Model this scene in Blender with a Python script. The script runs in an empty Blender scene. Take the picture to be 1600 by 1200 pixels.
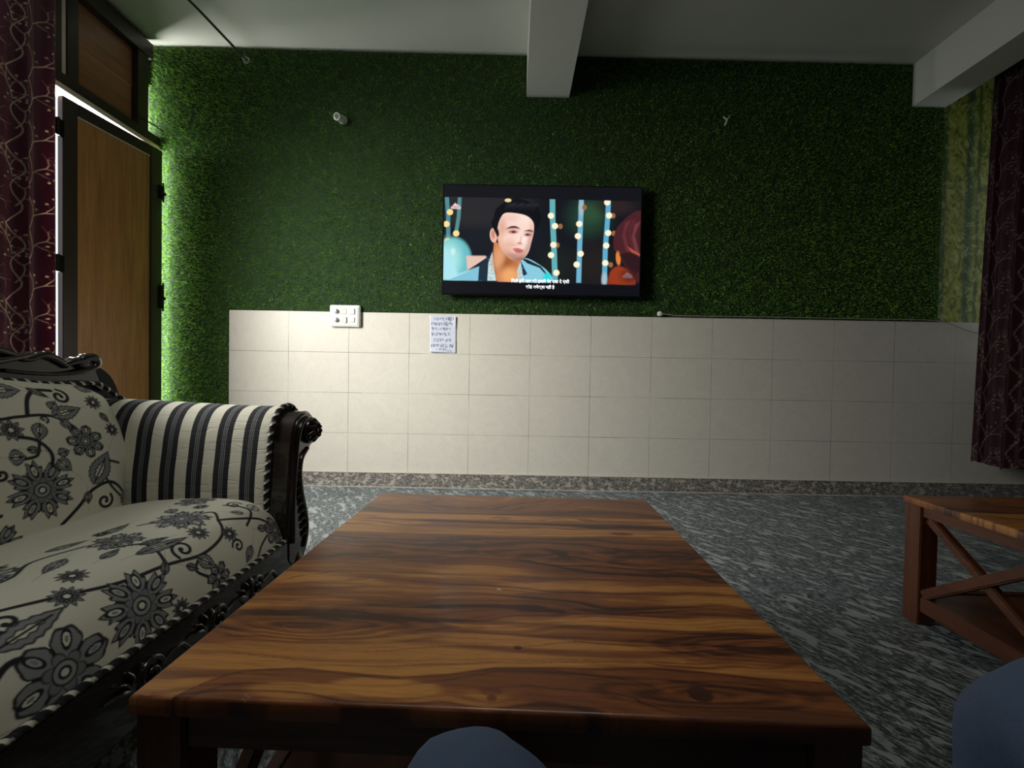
import bpy, bmesh, math, random
import numpy as np
from mathutils import Vector, Matrix

random.seed(7)
C = bpy.context.scene.collection
PI = math.pi

# ------------------------------------------------------------------ camera, world, light, exposure
def setup_camera():
    p, y, r, f, H = -.0168, -.0029, .0174, 643.0, .8514
    cy, sy, cp, sp, cr, sr = math.cos(y), math.sin(y), math.cos(p), math.sin(p), math.cos(r), math.sin(r)
    fw = Vector((sy * cp, cy * cp, sp)); ri = Vector((cy, -sy, 0)); up = ri.cross(fw)
    r2 = ri * cr + up * sr; u2 = -ri * sr + up * cr
    cd = bpy.data.cameras.new('camera'); co = bpy.data.objects.new('camera', cd); C.objects.link(co)
    cd.sensor_fit = 'HORIZONTAL'; cd.sensor_width = 36.0; cd.lens = 36.0 * f / 1600.0
    cd.clip_start = .01; cd.clip_end = 100
    M = Matrix.Identity(4)
    for i in range(3):
        M[i][0] = r2[i]; M[i][1] = u2[i]; M[i][2] = -fw[i]
    M[0][3], M[1][3], M[2][3] = 0, 0, H
    co.matrix_world = M
    bpy.context.scene.camera = co
setup_camera()

W = bpy.data.worlds.new('world'); bpy.context.scene.world = W; W.use_nodes = True
W.node_tree.nodes['Background'].inputs[0].default_value = (.86, .93, 1, 1)
W.node_tree.nodes['Background'].inputs[1].default_value = 1.3

def area(name, loc, target, sx, sy, power, col=(1, 1, 1), spread=180):
    l = bpy.data.lights.new(name, 'AREA'); l.shape = 'RECTANGLE'; l.size = sx; l.size_y = sy
    l.energy = power; l.color = col; l.spread = math.radians(spread)
    o = bpy.data.objects.new(name, l); C.objects.link(o); o.location = loc
    o.rotation_euler = (Vector(target) - Vector(loc)).to_track_quat('-Z', 'Y').to_euler()
    return o
# daylight entering by the window in the left wall, by the gap round the door and by the right hand opening; the overhead fill is added
area('window_daylight', (-2.74, 1.28, 1.80), (0, 1.28, 1.75), 1.1, 1.9, 10.5, (.93, .98, 1.0))
area('window_daylight_slanting', (-2.70, 1.05, 2.05), (-.50, 3.12, .78), .9, 1.4, 32, (1.0, .965, .90), 82)
area('overhead_fill', (.1, .45, 3.05), (-.35, .75, .4), .9, .9, 6.2, (1.0, .97, .90), 100)  # added fill above the view, brightens sofa, table and knees
area('door_daylight', (-3.15, 2.93, 1.40), (-2.4, 3.13, 1.40), .7, 2.6, 330, (.97, 1, .93))
area('right_daylight', (4.05, 2.86, 1.9), (3.45, 3.12, 2.0), .35, 1.7, .5, (1, 1, .93))

sc = bpy.context.scene
sc.view_settings.view_transform = 'Standard'; sc.view_settings.look = 'None'
sc.view_settings.gamma = 1; sc.view_settings.use_curve_mapping = False
sc.view_settings.exposure = 0.0
sc.cycles.max_bounces = 8; sc.cycles.diffuse_bounces = 5
sc.cycles.caustics_reflective = False; sc.cycles.caustics_refractive = False
try:
    sc.cycles.use_denoising = True
    sc.cycles.sample_clamp_indirect = 4.0
except Exception:
    pass

# ------------------------------------------------------------------ object helpers
def tag(o, label=None, cat=None, group=None, kind=None):
    if label: o['label'] = label
    if cat: o['category'] = cat
    if group: o['group'] = group
    if kind: o['kind'] = kind
    return o
def thing(name, label, cat, loc=(0, 0, 0), rotz=0, group=None):
    o = bpy.data.objects.new(name, None); C.objects.link(o)
    o.location = loc; o.rotation_euler = (0, 0, rotz); o.empty_display_size = .05
    return tag(o, label, cat, group)
def link(name, me, parent=None, m=None, smooth=False):
    if m is not None:
        me.materials.clear(); me.materials.append(m)
    o = bpy.data.objects.new(name, me); C.objects.link(o)
    if parent: o.parent = parent
    if smooth:
        me.polygons.foreach_set('use_smooth', [True] * len(me.polygons))
    return o
def obj(name, bm, m, parent=None, smooth=False):
    me = bpy.data.meshes.new(name); bmesh.ops.recalc_face_normals(bm, faces=bm.faces); bm.to_mesh(me); bm.free()
    o = link(name, me, parent, m)
    if smooth:
        me.polygons.foreach_set('use_smooth', [True] * len(me.polygons))
        try: me.set_sharp_from_angle(angle=math.radians(50))
        except Exception: pass
    return o
def struct(name, bm, m, parent=None):
    o = obj(name, bm, m, parent)
    if not parent: o['kind'] = 'structure'
    return o
def box(bm, x0, x1, y0, y1, z0, z1, bev=0, M=None, seg=2):
    b = bmesh.new(); bmesh.ops.create_cube(b, size=1)
    for v in b.verts:
        v.co = Vector(((x0 + x1) / 2 + v.co.x * (x1 - x0), (y0 + y1) / 2 + v.co.y * (y1 - y0), (z0 + z1) / 2 + v.co.z * (z1 - z0)))
    if bev: bmesh.ops.bevel(b, geom=b.edges[:], offset=bev, segments=seg, affect='EDGES')
    if M is not None: bmesh.ops.transform(b, matrix=M, verts=b.verts)
    merge(bm, b)
    return bm
def merge(bm, b):
    me = bpy.data.meshes.new('t'); b.to_mesh(me); b.free(); bm.from_mesh(me); bpy.data.meshes.remove(me)
def nb(): return bmesh.new()
def bx(*a, **k): return box(nb(), *a, **k)
def catmull(pts, n=8):
    P = [Vector(p) for p in pts]; out = []
    for i in range(len(P) - 1):
        a, b, c, d = P[max(i - 1, 0)], P[i], P[i + 1], P[min(i + 2, len(P) - 1)]
        for k in range(n):
            t = k / n
            out.append(.5 * ((2 * b) + (c - a) * t + (2 * a - 5 * b + 4 * c - d) * t * t + (3 * b - a - 3 * c + d) * t ** 3))
    out.append(P[-1]); return out
def tube(bm, pts, r, n=8, cap=True, rf=None):
    P = [Vector(p) for p in pts]; rings = []; up = Vector((0, 0, 1))
    prev = None
    for i, p in enumerate(P):
        t = (P[min(i + 1, len(P) - 1)] - P[max(i - 1, 0)]).normalized()
        if prev is None:
            a = t.cross(up)
            if a.length < .1: a = t.cross(Vector((1, 0, 0)))
        else: a = prev - t * prev.dot(t)
        a.normalize(); prev = a; b = t.cross(a)
        rr = rf(i / (len(P) - 1)) if rf else r
        rings.append([bm.verts.new(p + (a * math.cos(2 * PI * k / n) + b * math.sin(2 * PI * k / n)) * rr) for k in range(n)])
    for i in range(len(rings) - 1):
        for k in range(n):
            bm.faces.new((rings[i][k], rings[i][(k + 1) % n], rings[i + 1][(k + 1) % n], rings[i + 1][k]))
    if cap:
        bm.faces.new(rings[0][::-1]); bm.faces.new(rings[-1])
    return bm
def prism(bm, pts2, a0, a1, axis='x', bev=0):
    """extrude the outline pts2 along the axis from a0 to a1; for x the outline is (y, z), for y (x, z), for z (x, y)"""
    b = nb()
    def P(p, a):
        return {'x': (a, p[0], p[1]), 'y': (p[0], a, p[1]), 'z': (p[0], p[1], a)}[axis]
    A = [b.verts.new(P(p, a0)) for p in pts2]; B = [b.verts.new(P(p, a1)) for p in pts2]
    fa = b.faces.new(A); fb = b.faces.new(B[::-1]); n = len(A)
    for i in range(n): b.faces.new((A[i], B[i], B[(i + 1) % n], A[(i + 1) % n]))
    bmesh.ops.recalc_face_normals(b, faces=b.faces)
    if bev:
        ed = list({e for f in (fa, fb) for e in f.edges})
        bmesh.ops.bevel(b, geom=ed, offset=bev, segments=3, affect='EDGES')
    merge(bm, b); return bm
def lathe(bm, prof, n=24, M=None):
    b = nb(); rings = []
    for r, z in prof:
        rings.append([b.verts.new((r * math.cos(2 * PI * k / n), r * math.sin(2 * PI * k / n), z)) for k in range(n)])
    for i in range(len(rings) - 1):
        for k in range(n): b.faces.new((rings[i][k], rings[i][(k + 1) % n], rings[i + 1][(k + 1) % n], rings[i + 1][k]))
    b.faces.new(rings[0][::-1]); b.faces.new(rings[-1])
    if M is not None: bmesh.ops.transform(b, matrix=M, verts=b.verts)
    merge(bm, b); return bm
def grid_mesh(name, P, col=None):
    """P (nu,nv,3) array -> mesh; col (nu,nv,3) linear colours -> attribute 'Col'"""
    nu, nv = P.shape[:2]
    me = bpy.data.meshes.new(name)
    i = np.arange((nu - 1) * (nv - 1)); a = (i // (nv - 1)) * nv + i % (nv - 1)
    F = np.stack([a, a + nv, a + nv + 1, a + 1], 1).astype(np.int32)
    me.vertices.add(nu * nv); me.vertices.foreach_set('co', P.reshape(-1).astype(np.float32))
    me.loops.add(F.size); me.loops.foreach_set('vertex_index', F.reshape(-1))
    me.polygons.add(len(F)); me.polygons.foreach_set('loop_start', (np.arange(len(F)) * 4).astype(np.int32))
    me.polygons.foreach_set('loop_total', np.full(len(F), 4, np.int32))
    me.polygons.foreach_set('use_smooth', np.ones(len(F), bool))
    me.update(calc_edges=True)
    if col is not None: set_col(me, col.reshape(-1, 3))
    return me
def set_col(me, c):
    at = me.color_attributes.new('Col', 'FLOAT_COLOR', 'POINT')
    at.data.foreach_set('color', np.concatenate([c, np.ones((len(c), 1))], 1).astype(np.float32).reshape(-1))

# ------------------------------------------------------------------ material helpers
def srgb(*c):
    return tuple((((v / 255) + .055) / 1.055) ** 2.4 if v > 10 else v / 255 / 12.92 for v in c)
def rgba(c): return (c[0], c[1], c[2], 1)
class NT:
    def __init__(s, name):
        s.m = bpy.data.materials.new(name); s.m.use_nodes = True; s.t = s.m.node_tree; s.n = s.t.nodes
        s.b = s.n['Principled BSDF']; s.out = s.n['Material Output']
    def add(s, typ, ins=None, **at):
        n = s.n.new(typ)
        for k, v in at.items(): setattr(n, k, v)
        for k, v in (ins or {}).items():
            if hasattr(v, 'is_linked') or hasattr(v, 'links'): s.t.links.new(v, n.inputs[k])
            else: n.inputs[k].default_value = v
        return n
    def ln(s, a, b): s.t.links.new(a, b)
    def co(s, scale=(1, 1, 1), rot=(0, 0, 0), loc=(0, 0, 0), kind='Object'):
        t = s.add('ShaderNodeTexCoord')
        return s.add('ShaderNodeMapping', {'Vector': t.outputs[kind], 'Scale': scale, 'Rotation': rot, 'Location': loc}).outputs[0]
    def noise(s, vec, scale, detail=4, rough=.5, dist=0):
        return s.add('ShaderNodeTexNoise', {'Vector': vec, 'Scale': scale, 'Detail': detail, 'Roughness': rough, 'Distortion': dist})
    def ramp(s, fac, stops, interp='LINEAR'):
        r = s.add('ShaderNodeValToRGB', {'Fac': fac}); e = r.color_ramp; e.interpolation = interp
        while len(e.elements) < len(stops): e.elements.new(.5)
        for q, (p, c) in zip(e.elements, stops):
            q.position = p; q.color = rgba(c) if not isinstance(c, float) else (c, c, c, 1)
        return r.outputs[0]
    def mix(s, fac, a, b, mode='MIX'):
        n = s.n.new('ShaderNodeMix'); n.data_type = 'RGBA'; n.blend_type = mode
        for idx, v in ((0, fac), (6, a), (7, b)):
            if hasattr(v, 'is_linked'): s.t.links.new(v, n.inputs[idx])
            elif idx == 0: n.inputs[0].default_value = v
            else: n.inputs[idx].default_value = rgba(v)
        return n.outputs[2]
    def math(s, op, a, b=0.0, c=0.0):
        n = s.n.new('ShaderNodeMath'); n.operation = op
        for i, v in enumerate((a, b, c)):
            if hasattr(v, 'is_linked'): s.t.links.new(v, n.inputs[i])
            else: n.inputs[i].default_value = v
        return n.outputs[0]
    def bump(s, h, strength=.3, dist=.002):
        n = s.add('ShaderNodeBump', {'Height': h, 'Strength': strength, 'Distance': dist}); s.ln(n.outputs[0], s.b.inputs['Normal'])
    def base(s, v):
        if hasattr(v, 'is_linked'): s.ln(v, s.b.inputs['Base Color'])
        else: s.b.inputs['Base Color'].default_value = rgba(v)
    def rough(s, v):
        if hasattr(v, 'is_linked'): s.ln(v, s.b.inputs['Roughness'])
        else: s.b.inputs['Roughness'].default_value = v
def simple(name, col, rough=.5, noise_amt=.12, scale=12, metal=0.0, coat=0.0, bump=0.0, spec=None):
    t = NT(name); v = t.co()
    n = t.noise(v, scale, 4)
    t.base(t.mix(n.outputs[0], tuple(c * (1 - noise_amt) for c in col), tuple(min(1, c * (1 + noise_amt)) for c in col)))
    t.rough(rough); t.b.inputs['Metallic'].default_value = metal; t.b.inputs['Coat Weight'].default_value = coat
    if spec is not None: t.b.inputs['Specular IOR Level'].default_value = spec
    if bump: t.bump(t.noise(v, scale * 6, 4).outputs[0], bump)
    return t.m

def m_wood(name, light, dark, axis='y', rough=.3, scale=1.0, coat=.3):
    t = NT(name)
    sc_ = {'y': (14, .9, 14), 'x': (.9, 14, 14), 'z': (14, 14, .9)}[axis]
    v = t.co(tuple(q * scale for q in sc_))
    n1 = t.noise(v, 1.0, 5, .6, 1.2); n2 = t.noise(v, 6, 6, .7)
    c = t.mix(t.ramp(n1.outputs[0], [(.3, 0.0), (.7, 1.0)]), dark, light)
    c = t.mix(.35, c, t.ramp(n2.outputs[0], [(.3, tuple(q * .35 for q in dark)), (.65, light)]), 'MIX')
    t.base(c); t.rough(rough); t.b.inputs['Coat Weight'].default_value = coat; t.b.inputs['Coat Roughness'].default_value = .15
    t.bump(n2.outputs[0], .15, .001)
    return t.m

def m_granite(name, lo, mid, hi, scale, stretch, rot, rough=.35, gap=.5):
    t = NT(name)
    v = t.add('ShaderNodeMapping', {'Vector': t.co((1, 1, 1), rot), 'Scale': stretch}).outputs[0]
    n0 = t.noise(v, 3, 2)
    vv = t.add('ShaderNodeVectorMath', {0: v, 1: n0.outputs['Color']}, operation='ADD')
    big = t.noise(v, scale, 3, .55, .6)
    fine = t.noise(v, scale * 3.2, 4, .75, .3)
    c = t.ramp(fine.outputs[0], [(.36, lo), (.50, mid), (.66, hi)])
    c = t.mix(t.ramp(big.outputs[0], [(gap, 0.0), (gap + .035, .9)]), c, hi)
    blotch = t.noise(v, scale * .25, 2)
    c = t.mix(t.ramp(blotch.outputs[0], [(.4, 0.0), (.7, .25)]), c, lo)
    t.base(c); t.rough(rough)
    return t.m

M_floor = m_granite('granite_floor', srgb(40, 48, 52), srgb(92, 102, 106), srgb(178, 186, 188), 26, (.42, 1.1, 1), (0, 0, .925), .42, .555)
M_base = m_granite('granite_skirting', srgb(60, 58, 60), srgb(116, 112, 108), srgb(186, 180, 168), 40, (.6, 1, 1), (0, 0, 0), .5, .55)
M_cement = simple('cement', srgb(188, 184, 172), .8)
M_ceil = simple('ceiling_paint', srgb(214, 214, 204), .85, .05, 3)
M_wallp = simple('wall_paint', srgb(66, 66, 62), .9, .05, 3)
M_darkpaint = simple('soffit_paint', srgb(120, 122, 112), .9, .05, 3)

def m_tiles():
    t = NT('wall_tile')
    v = t.co((1, 1, 1))
    sp = t.add('ShaderNodeSeparateXYZ', {0: v})
    def line(c, off, per, w):
        f = t.math('FRACT', t.math('DIVIDE', t.math('SUBTRACT', c, off), per))
        d = t.math('MULTIPLY', t.math('MINIMUM', f, t.math('SUBTRACT', 1.0, f)), per)
        return t.math('LESS_THAN', d, w)
    l = t.math('MAXIMUM', line(sp.outputs[0], -2.1622, .457, .0014), line(sp.outputs[2], .102, .305, .0014))
    n = t.noise(v, 9, 6, .6, 1.5); n2 = t.noise(v, 30, 5, .6, 2.5)
    c = t.mix(n.outputs[0], srgb(205, 201, 190), srgb(222, 218, 206))
    vein = t.ramp(n2.outputs[0], [(.47, 0.0), (.5, .35), (.53, 0.0)])
    c = t.mix(vein, c, srgb(178, 176, 160))
    lv = t.noise(v, 2.3, 2)
    c = t.mix(t.math('MULTIPLY', l, t.ramp(lv.outputs[0], [(.35, .25), (.6, 1.0)])), c, srgb(112, 108, 98))
    t.base(c); t.rough(.30); t.b.inputs['Specular IOR Level'].default_value = .2
    t.bump(t.noise(v, 5, 3).outputs[0], .25, .004)
    return t.m
def m_grass():
    t = NT('turf_blades')
    v = t.co()
    a = t.noise(v, 70, 3, .6); b = t.noise(v, 1.6, 3)
    c = t.ramp(a.outputs[0], [(.3, srgb(66, 106, 32)), (.5, srgb(118, 168, 60)), (.7, srgb(182, 216, 118))])
    c = t.mix(t.ramp(b.outputs[0], [(.35, 0.0), (.7, .35)]), c, srgb(92, 140, 52))
    t.base(c); t.rough(.6); t.b.inputs['Specular IOR Level'].default_value = .15
    tr = t.add('ShaderNodeBsdfTranslucent', {'Color': c})
    mx = t.add('ShaderNodeMixShader', {0: .25, 1: t.b.outputs[0], 2: tr.outputs[0]}); t.ln(mx.outputs[0], t.out.inputs[0])
    return t.m
def m_wallpaper():
    t = NT('bamboo_wallpaper')
    v = t.co(); sp = t.add('ShaderNodeSeparateXYZ', {0: v})
    wob = t.noise(t.co((1, 1, 2.5)), 6, 4, .7)
    x = t.math('ADD', sp.outputs[0], t.math('MULTIPLY', t.math('SUBTRACT', wob.outputs[0], .5), .03))
    f = t.math('DIVIDE', t.math('SUBTRACT', x, 3.18), .6)
    g, y, d = srgb(96, 140, 70), srgb(166, 176, 66), srgb(58, 96, 46)
    c = t.ramp(f, [(.0, g), (.05, d), (.09, y), (.28, y), (.33, d), (.36, d), (.39, g), (.43, y), (.47, d), (.50, y), (.58, y), (.62, g), (.75, g), (.8, d)])
    n = t.noise(t.co((1, 1, .7)), 17, 7, .8, 1.2)
    c = t.mix(t.ramp(n.outputs[0], [(.40, .9), (.5, .2), (.56, 0.0)]), c, srgb(62, 84, 28))
    c = t.mix(t.ramp(n.outputs[0], [(.53, 0.0), (.62, .7)]), c, srgb(214, 212, 140))
    z = t.math('FRACT', t.math('DIVIDE', sp.outputs[2], .545))
    node_ = t.math('MULTIPLY', t.math('LESS_THAN', t.math('ABSOLUTE', t.math('SUBTRACT', z, .25)), .008), t.math('GREATER_THAN', sp.outputs[0], 3.55))
    c = t.mix(node_, c, srgb(206, 220, 170))
    t.base(c); t.rough(.6); return t.m
def m_attr(name, rough=.85, bump_scale=0, bump=.2, sheen=0.0, coat=0.0, grain=None, spec=.5, trans=0.0):
    t = NT(name); a = t.add('ShaderNodeAttribute', attribute_name='Col')
    c = a.outputs['Color']
    if grain:
        sc_, sx, amt = grain
        n = t.noise(t.co(sx), sc_, 6, .7)
        c = t.mix(amt, c, t.ramp(n.outputs[0], [(.3, 0.25), (.55, 1.0), (.8, 1.5 if False else 1.0)]), 'MULTIPLY')
        n2 = t.noise(t.co(tuple(q * 1.7 for q in sx)), sc_ * .3, 3)
    t.base(c); t.rough(rough); t.b.inputs['Sheen Weight'].default_value = sheen
    t.b.inputs['Coat Weight'].default_value = coat; t.b.inputs['Coat Roughness'].default_value = .12
    t.b.inputs['Specular IOR Level'].default_value = spec
    if bump_scale: t.bump(t.noise(t.co(), bump_scale, 3).outputs[0], bump, .001)
    if trans:
        tr = t.add('ShaderNodeBsdfTranslucent', {'Color': c})
        mx = t.add('ShaderNodeMixShader', {0: trans, 1: t.b.outputs[0], 2: tr.outputs[0]}); t.ln(mx.outputs[0], t.out.inputs[0])
    return t.m
def m_emit_attr(name, strength=1.0):
    t = NT(name); a = t.add('ShaderNodeAttribute', attribute_name='Col')
    t.base((.004, .004, .004)); t.rough(.3); t.b.inputs['Specular IOR Level'].default_value = .15
    t.ln(a.outputs['Color'], t.b.inputs['Emission Color']); t.b.inputs['Emission Strength'].default_value = strength
    return t.m
CREAM, GREY, BLACK = np.array(srgb(222, 220, 202)), np.array(srgb(134, 138, 138)), np.array(srgb(20, 21, 30))
def m_stripes():
    t = NT('striped_fabric'); v = t.co(); sp = t.add('ShaderNodeSeparateXYZ', {0: v})
    f = t.math('FRACT', t.math('DIVIDE', t.math('ADD', sp.outputs[0], .842), .0925))
    cr, gy, bk = tuple(CREAM), tuple(GREY * .7), tuple(BLACK)
    c = t.ramp(f, [(0, bk), (.20, gy), (.235, bk), (.265, gy), (.30, bk), (.33, gy), (.365, bk), (.57, cr), (.999, cr)], 'CONSTANT')
    w = t.noise(t.co((60, 60, 60)), 8, 3)
    c = t.mix(.15, c, t.ramp(w.outputs[0], [(.3, 0.3), (.6, 1.0)]), 'MULTIPLY')
    t.base(c); t.rough(.9); t.b.inputs['Sheen Weight'].default_value = .1
    cr_ = t.noise(t.co((1.2, 1, 9)), 3.2, 3, .5, .8)
    h = t.ramp(cr_.outputs[0], [(.47, 1.0), (.5, 0.0), (.53, 1.0)])
    t.bump(h, .35, .004)
    return t.m
M_tile, M_grass, M_paper_wall, M_stripe = m_tiles(), m_grass(), m_wallpaper(), m_stripes()
M_turf_back = simple('turf_backing', srgb(22, 48, 18), .9)
M_floral = m_attr('floral_fabric', .9, 900, .25, .08)
M_tabletop = m_attr('sheesham_top', .36, 0, 0, 0, .12, (9, (1.6, 26, 10), .45))
M_brown = m_wood('sheesham_brown', srgb(118, 64, 34), srgb(54, 26, 17), 'y', .35)
M_brownz = m_wood('sheesham_upright', srgb(118, 64, 34), srgb(54, 26, 17), 'z', .35)
M_brownx = m_wood('sheesham_crosswise', srgb(118, 64, 34), srgb(54, 26, 17), 'x', .35)
M_blackwood = simple('black_lacquered_wood', srgb(40, 31, 28), .2, .3, 20, 0, .7)
M_backcloth = simple('black_back_cloth', srgb(30, 32, 34), .85)
M_doorpanel = m_wood('door_panel_wood', srgb(222, 158, 102), srgb(176, 114, 70), 'z', .5, .7, .1)
M_transom = m_wood('transom_panel_wood', srgb(190, 128, 92), srgb(128, 82, 58), 'y', .5, .6, .1)
M_doorframe = simple('door_frame_brown', srgb(58, 44, 42), .45, .15, 8)
M_reveal = simple('lit_reveal_wood', srgb(236, 214, 204), .5)  # pale tone stands in for daylight on the door head and transom gap
M_metal = simple('dark_iron', srgb(40, 36, 34), .4, .1, 20, .8)
M_steel = simple('steel', srgb(190, 190, 188), .3, .1, 20, .9)
M_rod = simple('dull_green_rod', srgb(62, 66, 54), .4, .1, 20, .4)
M_plastic = simple('white_plastic', srgb(222, 222, 216), .35, .04, 10)
M_plasticg = simple('grey_white_plastic', srgb(196, 194, 184), .4, .04, 10)
M_tvbody = simple('tv_black_plastic', srgb(14, 15, 18), .3, .1, 10)
M_trouser = simple('slate_blue_trouser_cloth', srgb(58, 75, 100), .9, .12, 60, 0, 0, .3)
M_shoe = simple('dark_shoe', srgb(30, 28, 28), .5)
M_bore_shade = simple('painted_bore_shade', srgb(20, 16, 14), .9)

# ------------------------------------------------------------------ numpy drawing helpers
def hsh(i, j, s):
    n = (i * 374761393 + j * 668265263 + s * 974634777) & 0xffffffff
    n = ((n ^ (n >> 13)) * 1274126177) & 0xffffffff
    return ((n ^ (n >> 16)) & 0xffff) / 65535.0
def vn(x, y, s=0):
    x = np.asarray(x, float); y = np.asarray(y, float)
    xi = np.floor(x).astype(np.int64); yi = np.floor(y).astype(np.int64); fx = x - xi; fy = y - yi
    fx = fx * fx * (3 - 2 * fx); fy = fy * fy * (3 - 2 * fy)
    return (hsh(xi, yi, s) * (1 - fx) + hsh(xi + 1, yi, s) * fx) * (1 - fy) + (hsh(xi, yi + 1, s) * (1 - fx) + hsh(xi + 1, yi + 1, s) * fx) * fy
def fbm(x, y, s=0, o=4):
    t = 0; a = .5
    for k in range(o): t = t + a * vn(x * 2 ** k, y * 2 ** k, s + k * 17); a *= .5
    return t / (1 - .5 ** o)
def sst(a, b, x):
    t = np.clip((x - a) / (b - a), 0, 1); return t * t * (3 - 2 * t)
class Canvas:
    """a pattern drawn on points (U, V) given in metres of cloth"""
    def __init__(s, U, V, bg): s.U, s.V = U, V; s.c = np.empty(U.shape + (3,)); s.c[:] = bg
    def put(s, m, col):
        m = np.clip(m, 0, 1)[..., None]; s.c = s.c * (1 - m) + np.array(col) * m
    def sub(s, c, R):
        return (abs(s.U - c[0]) < R) & (abs(s.V - c[1]) < R)
    def region(s, c, R):
        k = s.sub(c, R); return k, s.U[k] - c[0], s.V[k] - c[1]
    def putk(s, k, m, col):
        m = np.clip(m, 0, 1)[:, None]; s.c[k] = s.c[k] * (1 - m) + np.array(col) * m
    def flower(s, c, R, n=6, rot=0, serr=.1, e=.0022, w=.0045, inner=True):
        k, u, v = s.region(c, R * 1.35)
        if not k.any(): return
        r = np.hypot(u, v); th = np.arctan2(v, u) - rot
        pet = np.abs(np.cos(n * th / 2)) ** .6
        saw = np.abs(((th * n * 1.6 / PI) % 1) - .5) * 2
        Rt = R * (.60 + .42 * pet) * (1 - serr + 2 * serr * saw)
        s.putk(k, sst(e, -e, r - Rt), BLACK)
        s.putk(k, sst(e, -e, r - (Rt - w * 1.3)), GREY)
        # lines between the petals
        d = np.abs(np.cos(n * th / 2)) * r * 2 / n
        s.putk(k, sst(w * .5 + e, w * .5, d) * (r < Rt), BLACK)
        # rays inside petals
        if inner:
            for q in range(n):
                a = rot + q * 2 * PI / n
                pu, pv = u * math.cos(a) + v * math.sin(a) - .70 * R, -u * math.sin(a) + v * math.cos(a)
                dd = np.sqrt((pu / (.24 * R)) ** 2 + (pv / (.11 * R)) ** 2)
                s.putk(k, sst(1.12, 1.0, dd), BLACK); s.putk(k, sst(.72, .62, dd), CREAM if q % 2 == 0 else GREY * 1.6)
                s.putk(k, sst(.40, .3, dd), GREY)
        if R > .045:
            p2 = np.abs(np.sin(n * th / 2)) ** .7; R2 = R * (.26 + .22 * p2)
            s.putk(k, sst(e, -e, r - R2), BLACK); s.putk(k, sst(e, -e, r - R2 + w * .7), GREY * .8)
        s.putk(k, sst(.26 * R + e, .26 * R, r), BLACK)
        s.putk(k, sst(.26 * R - w * .7 + e, .26 * R - w * .7, r), GREY * 1.3)
        s.putk(k, sst(.13 * R + e, .13 * R, r), BLACK); s.putk(k, sst(.07 * R + e, .07 * R, r), CREAM)
    def daisy(s, c, R, n=11, rot=0, e=.002):
        k, u, v = s.region(c, R * 1.2)
        if not k.any(): return
        r = np.hypot(u, v); th = np.arctan2(v, u) - rot
        tri = np.abs(((th * n / (2 * PI)) % 1) - .5) * 2
        Rt = R * (.62 + .38 * tri)
        s.putk(k, sst(e, -e, r - Rt), BLACK); s.putk(k, sst(e, -e, r - Rt + .0045), GREY)
        Rt2 = R * (.36 + .2 * tri)
        s.putk(k, sst(.0035, .0015, np.abs(r - Rt2)), BLACK); s.putk(k, sst(.22 * R + e, .22 * R, r), CREAM)
        s.putk(k, sst(.0035, .0015, np.abs(r - .26 * R)), BLACK)
    def leaf(s, a, b, wd, serr=.15, nt=7, e=.0018, w=.004, light=False):
        a = np.array(a, float); b = np.array(b, float); L = np.hypot(*(b - a)); d = (b - a) / L
        k, u, v = s.region((a + b) / 2, L * .6 + wd)
        if not k.any(): return
        u = u + ((a + b) / 2)[0] - a[0]; v = v + ((a + b) / 2)[1] - a[1]
        t = (u * d[0] + v * d[1]) / L; q = -u * d[1] + v * d[0]
        tt = np.clip(t, 0, 1)
        hw = wd * np.sin(PI * tt ** .75) * (1 - serr * np.abs(((t * nt) % 1) - .5) * 2) * ((t > 0) & (t < 1))
        inn = hw - np.abs(q)
        s.putk(k, sst(-e, e, inn), BLACK); s.putk(k, sst(w - e, w + e, inn), CREAM * .8 if light else GREY)
        s.putk(k, sst(.5, .6, inn / wd) , BLACK * 1.5); s.putk(k, sst(.62, .72, inn / wd), CREAM)
        s.putk(k, sst(.003, .0012, np.abs(q)) * (hw > .004) * (t > .05) * (t < .8), BLACK)
    def stem(s, pts, w=.005, e=.0015, col=BLACK, n=8, taper=False):
        P = [np.array((p[0], p[1])) for p in catmull([(x, y, 0) for x, y in pts], n)]
        lo = np.min(P, 0) - w * 3; hi = np.max(P, 0) + w * 3
        k = (s.U > lo[0]) & (s.U < hi[0]) & (s.V > lo[1]) & (s.V < hi[1])
        if not k.any(): return
        u = s.U[k]; v = s.V[k]; D = np.full(u.shape, 9.0)
        for i in range(len(P) - 1):
            d = P[i + 1] - P[i]; L2 = max(d @ d, 1e-12)
            t = np.clip(((u - P[i][0]) * d[0] + (v - P[i][1]) * d[1]) / L2, 0, 1)
            ww = w * (1 - .6 * i / len(P)) if taper else w
            D = np.minimum(D, np.hypot(u - P[i][0] - t * d[0], v - P[i][1] - t * d[1]) - ww)
        s.putk(k, sst(e, -e, D), col)
    def curl(s, c, R, rot=0, turns=1.3, sgn=1, w=.005):
        pts = []
        for i in range(14):
            q = i / 13; r = R * (1 - .8 * q); a = rot + sgn * q * turns * 2 * PI
            pts.append((c[0] + r * math.cos(a), c[1] + r * math.sin(a)))
        s.stem(pts, w, n=3)
        k, u, v = s.region(pts[-1], R * .4); s.putk(k, sst(R * .24, R * .2, np.hypot(u, v)), BLACK)

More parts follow.
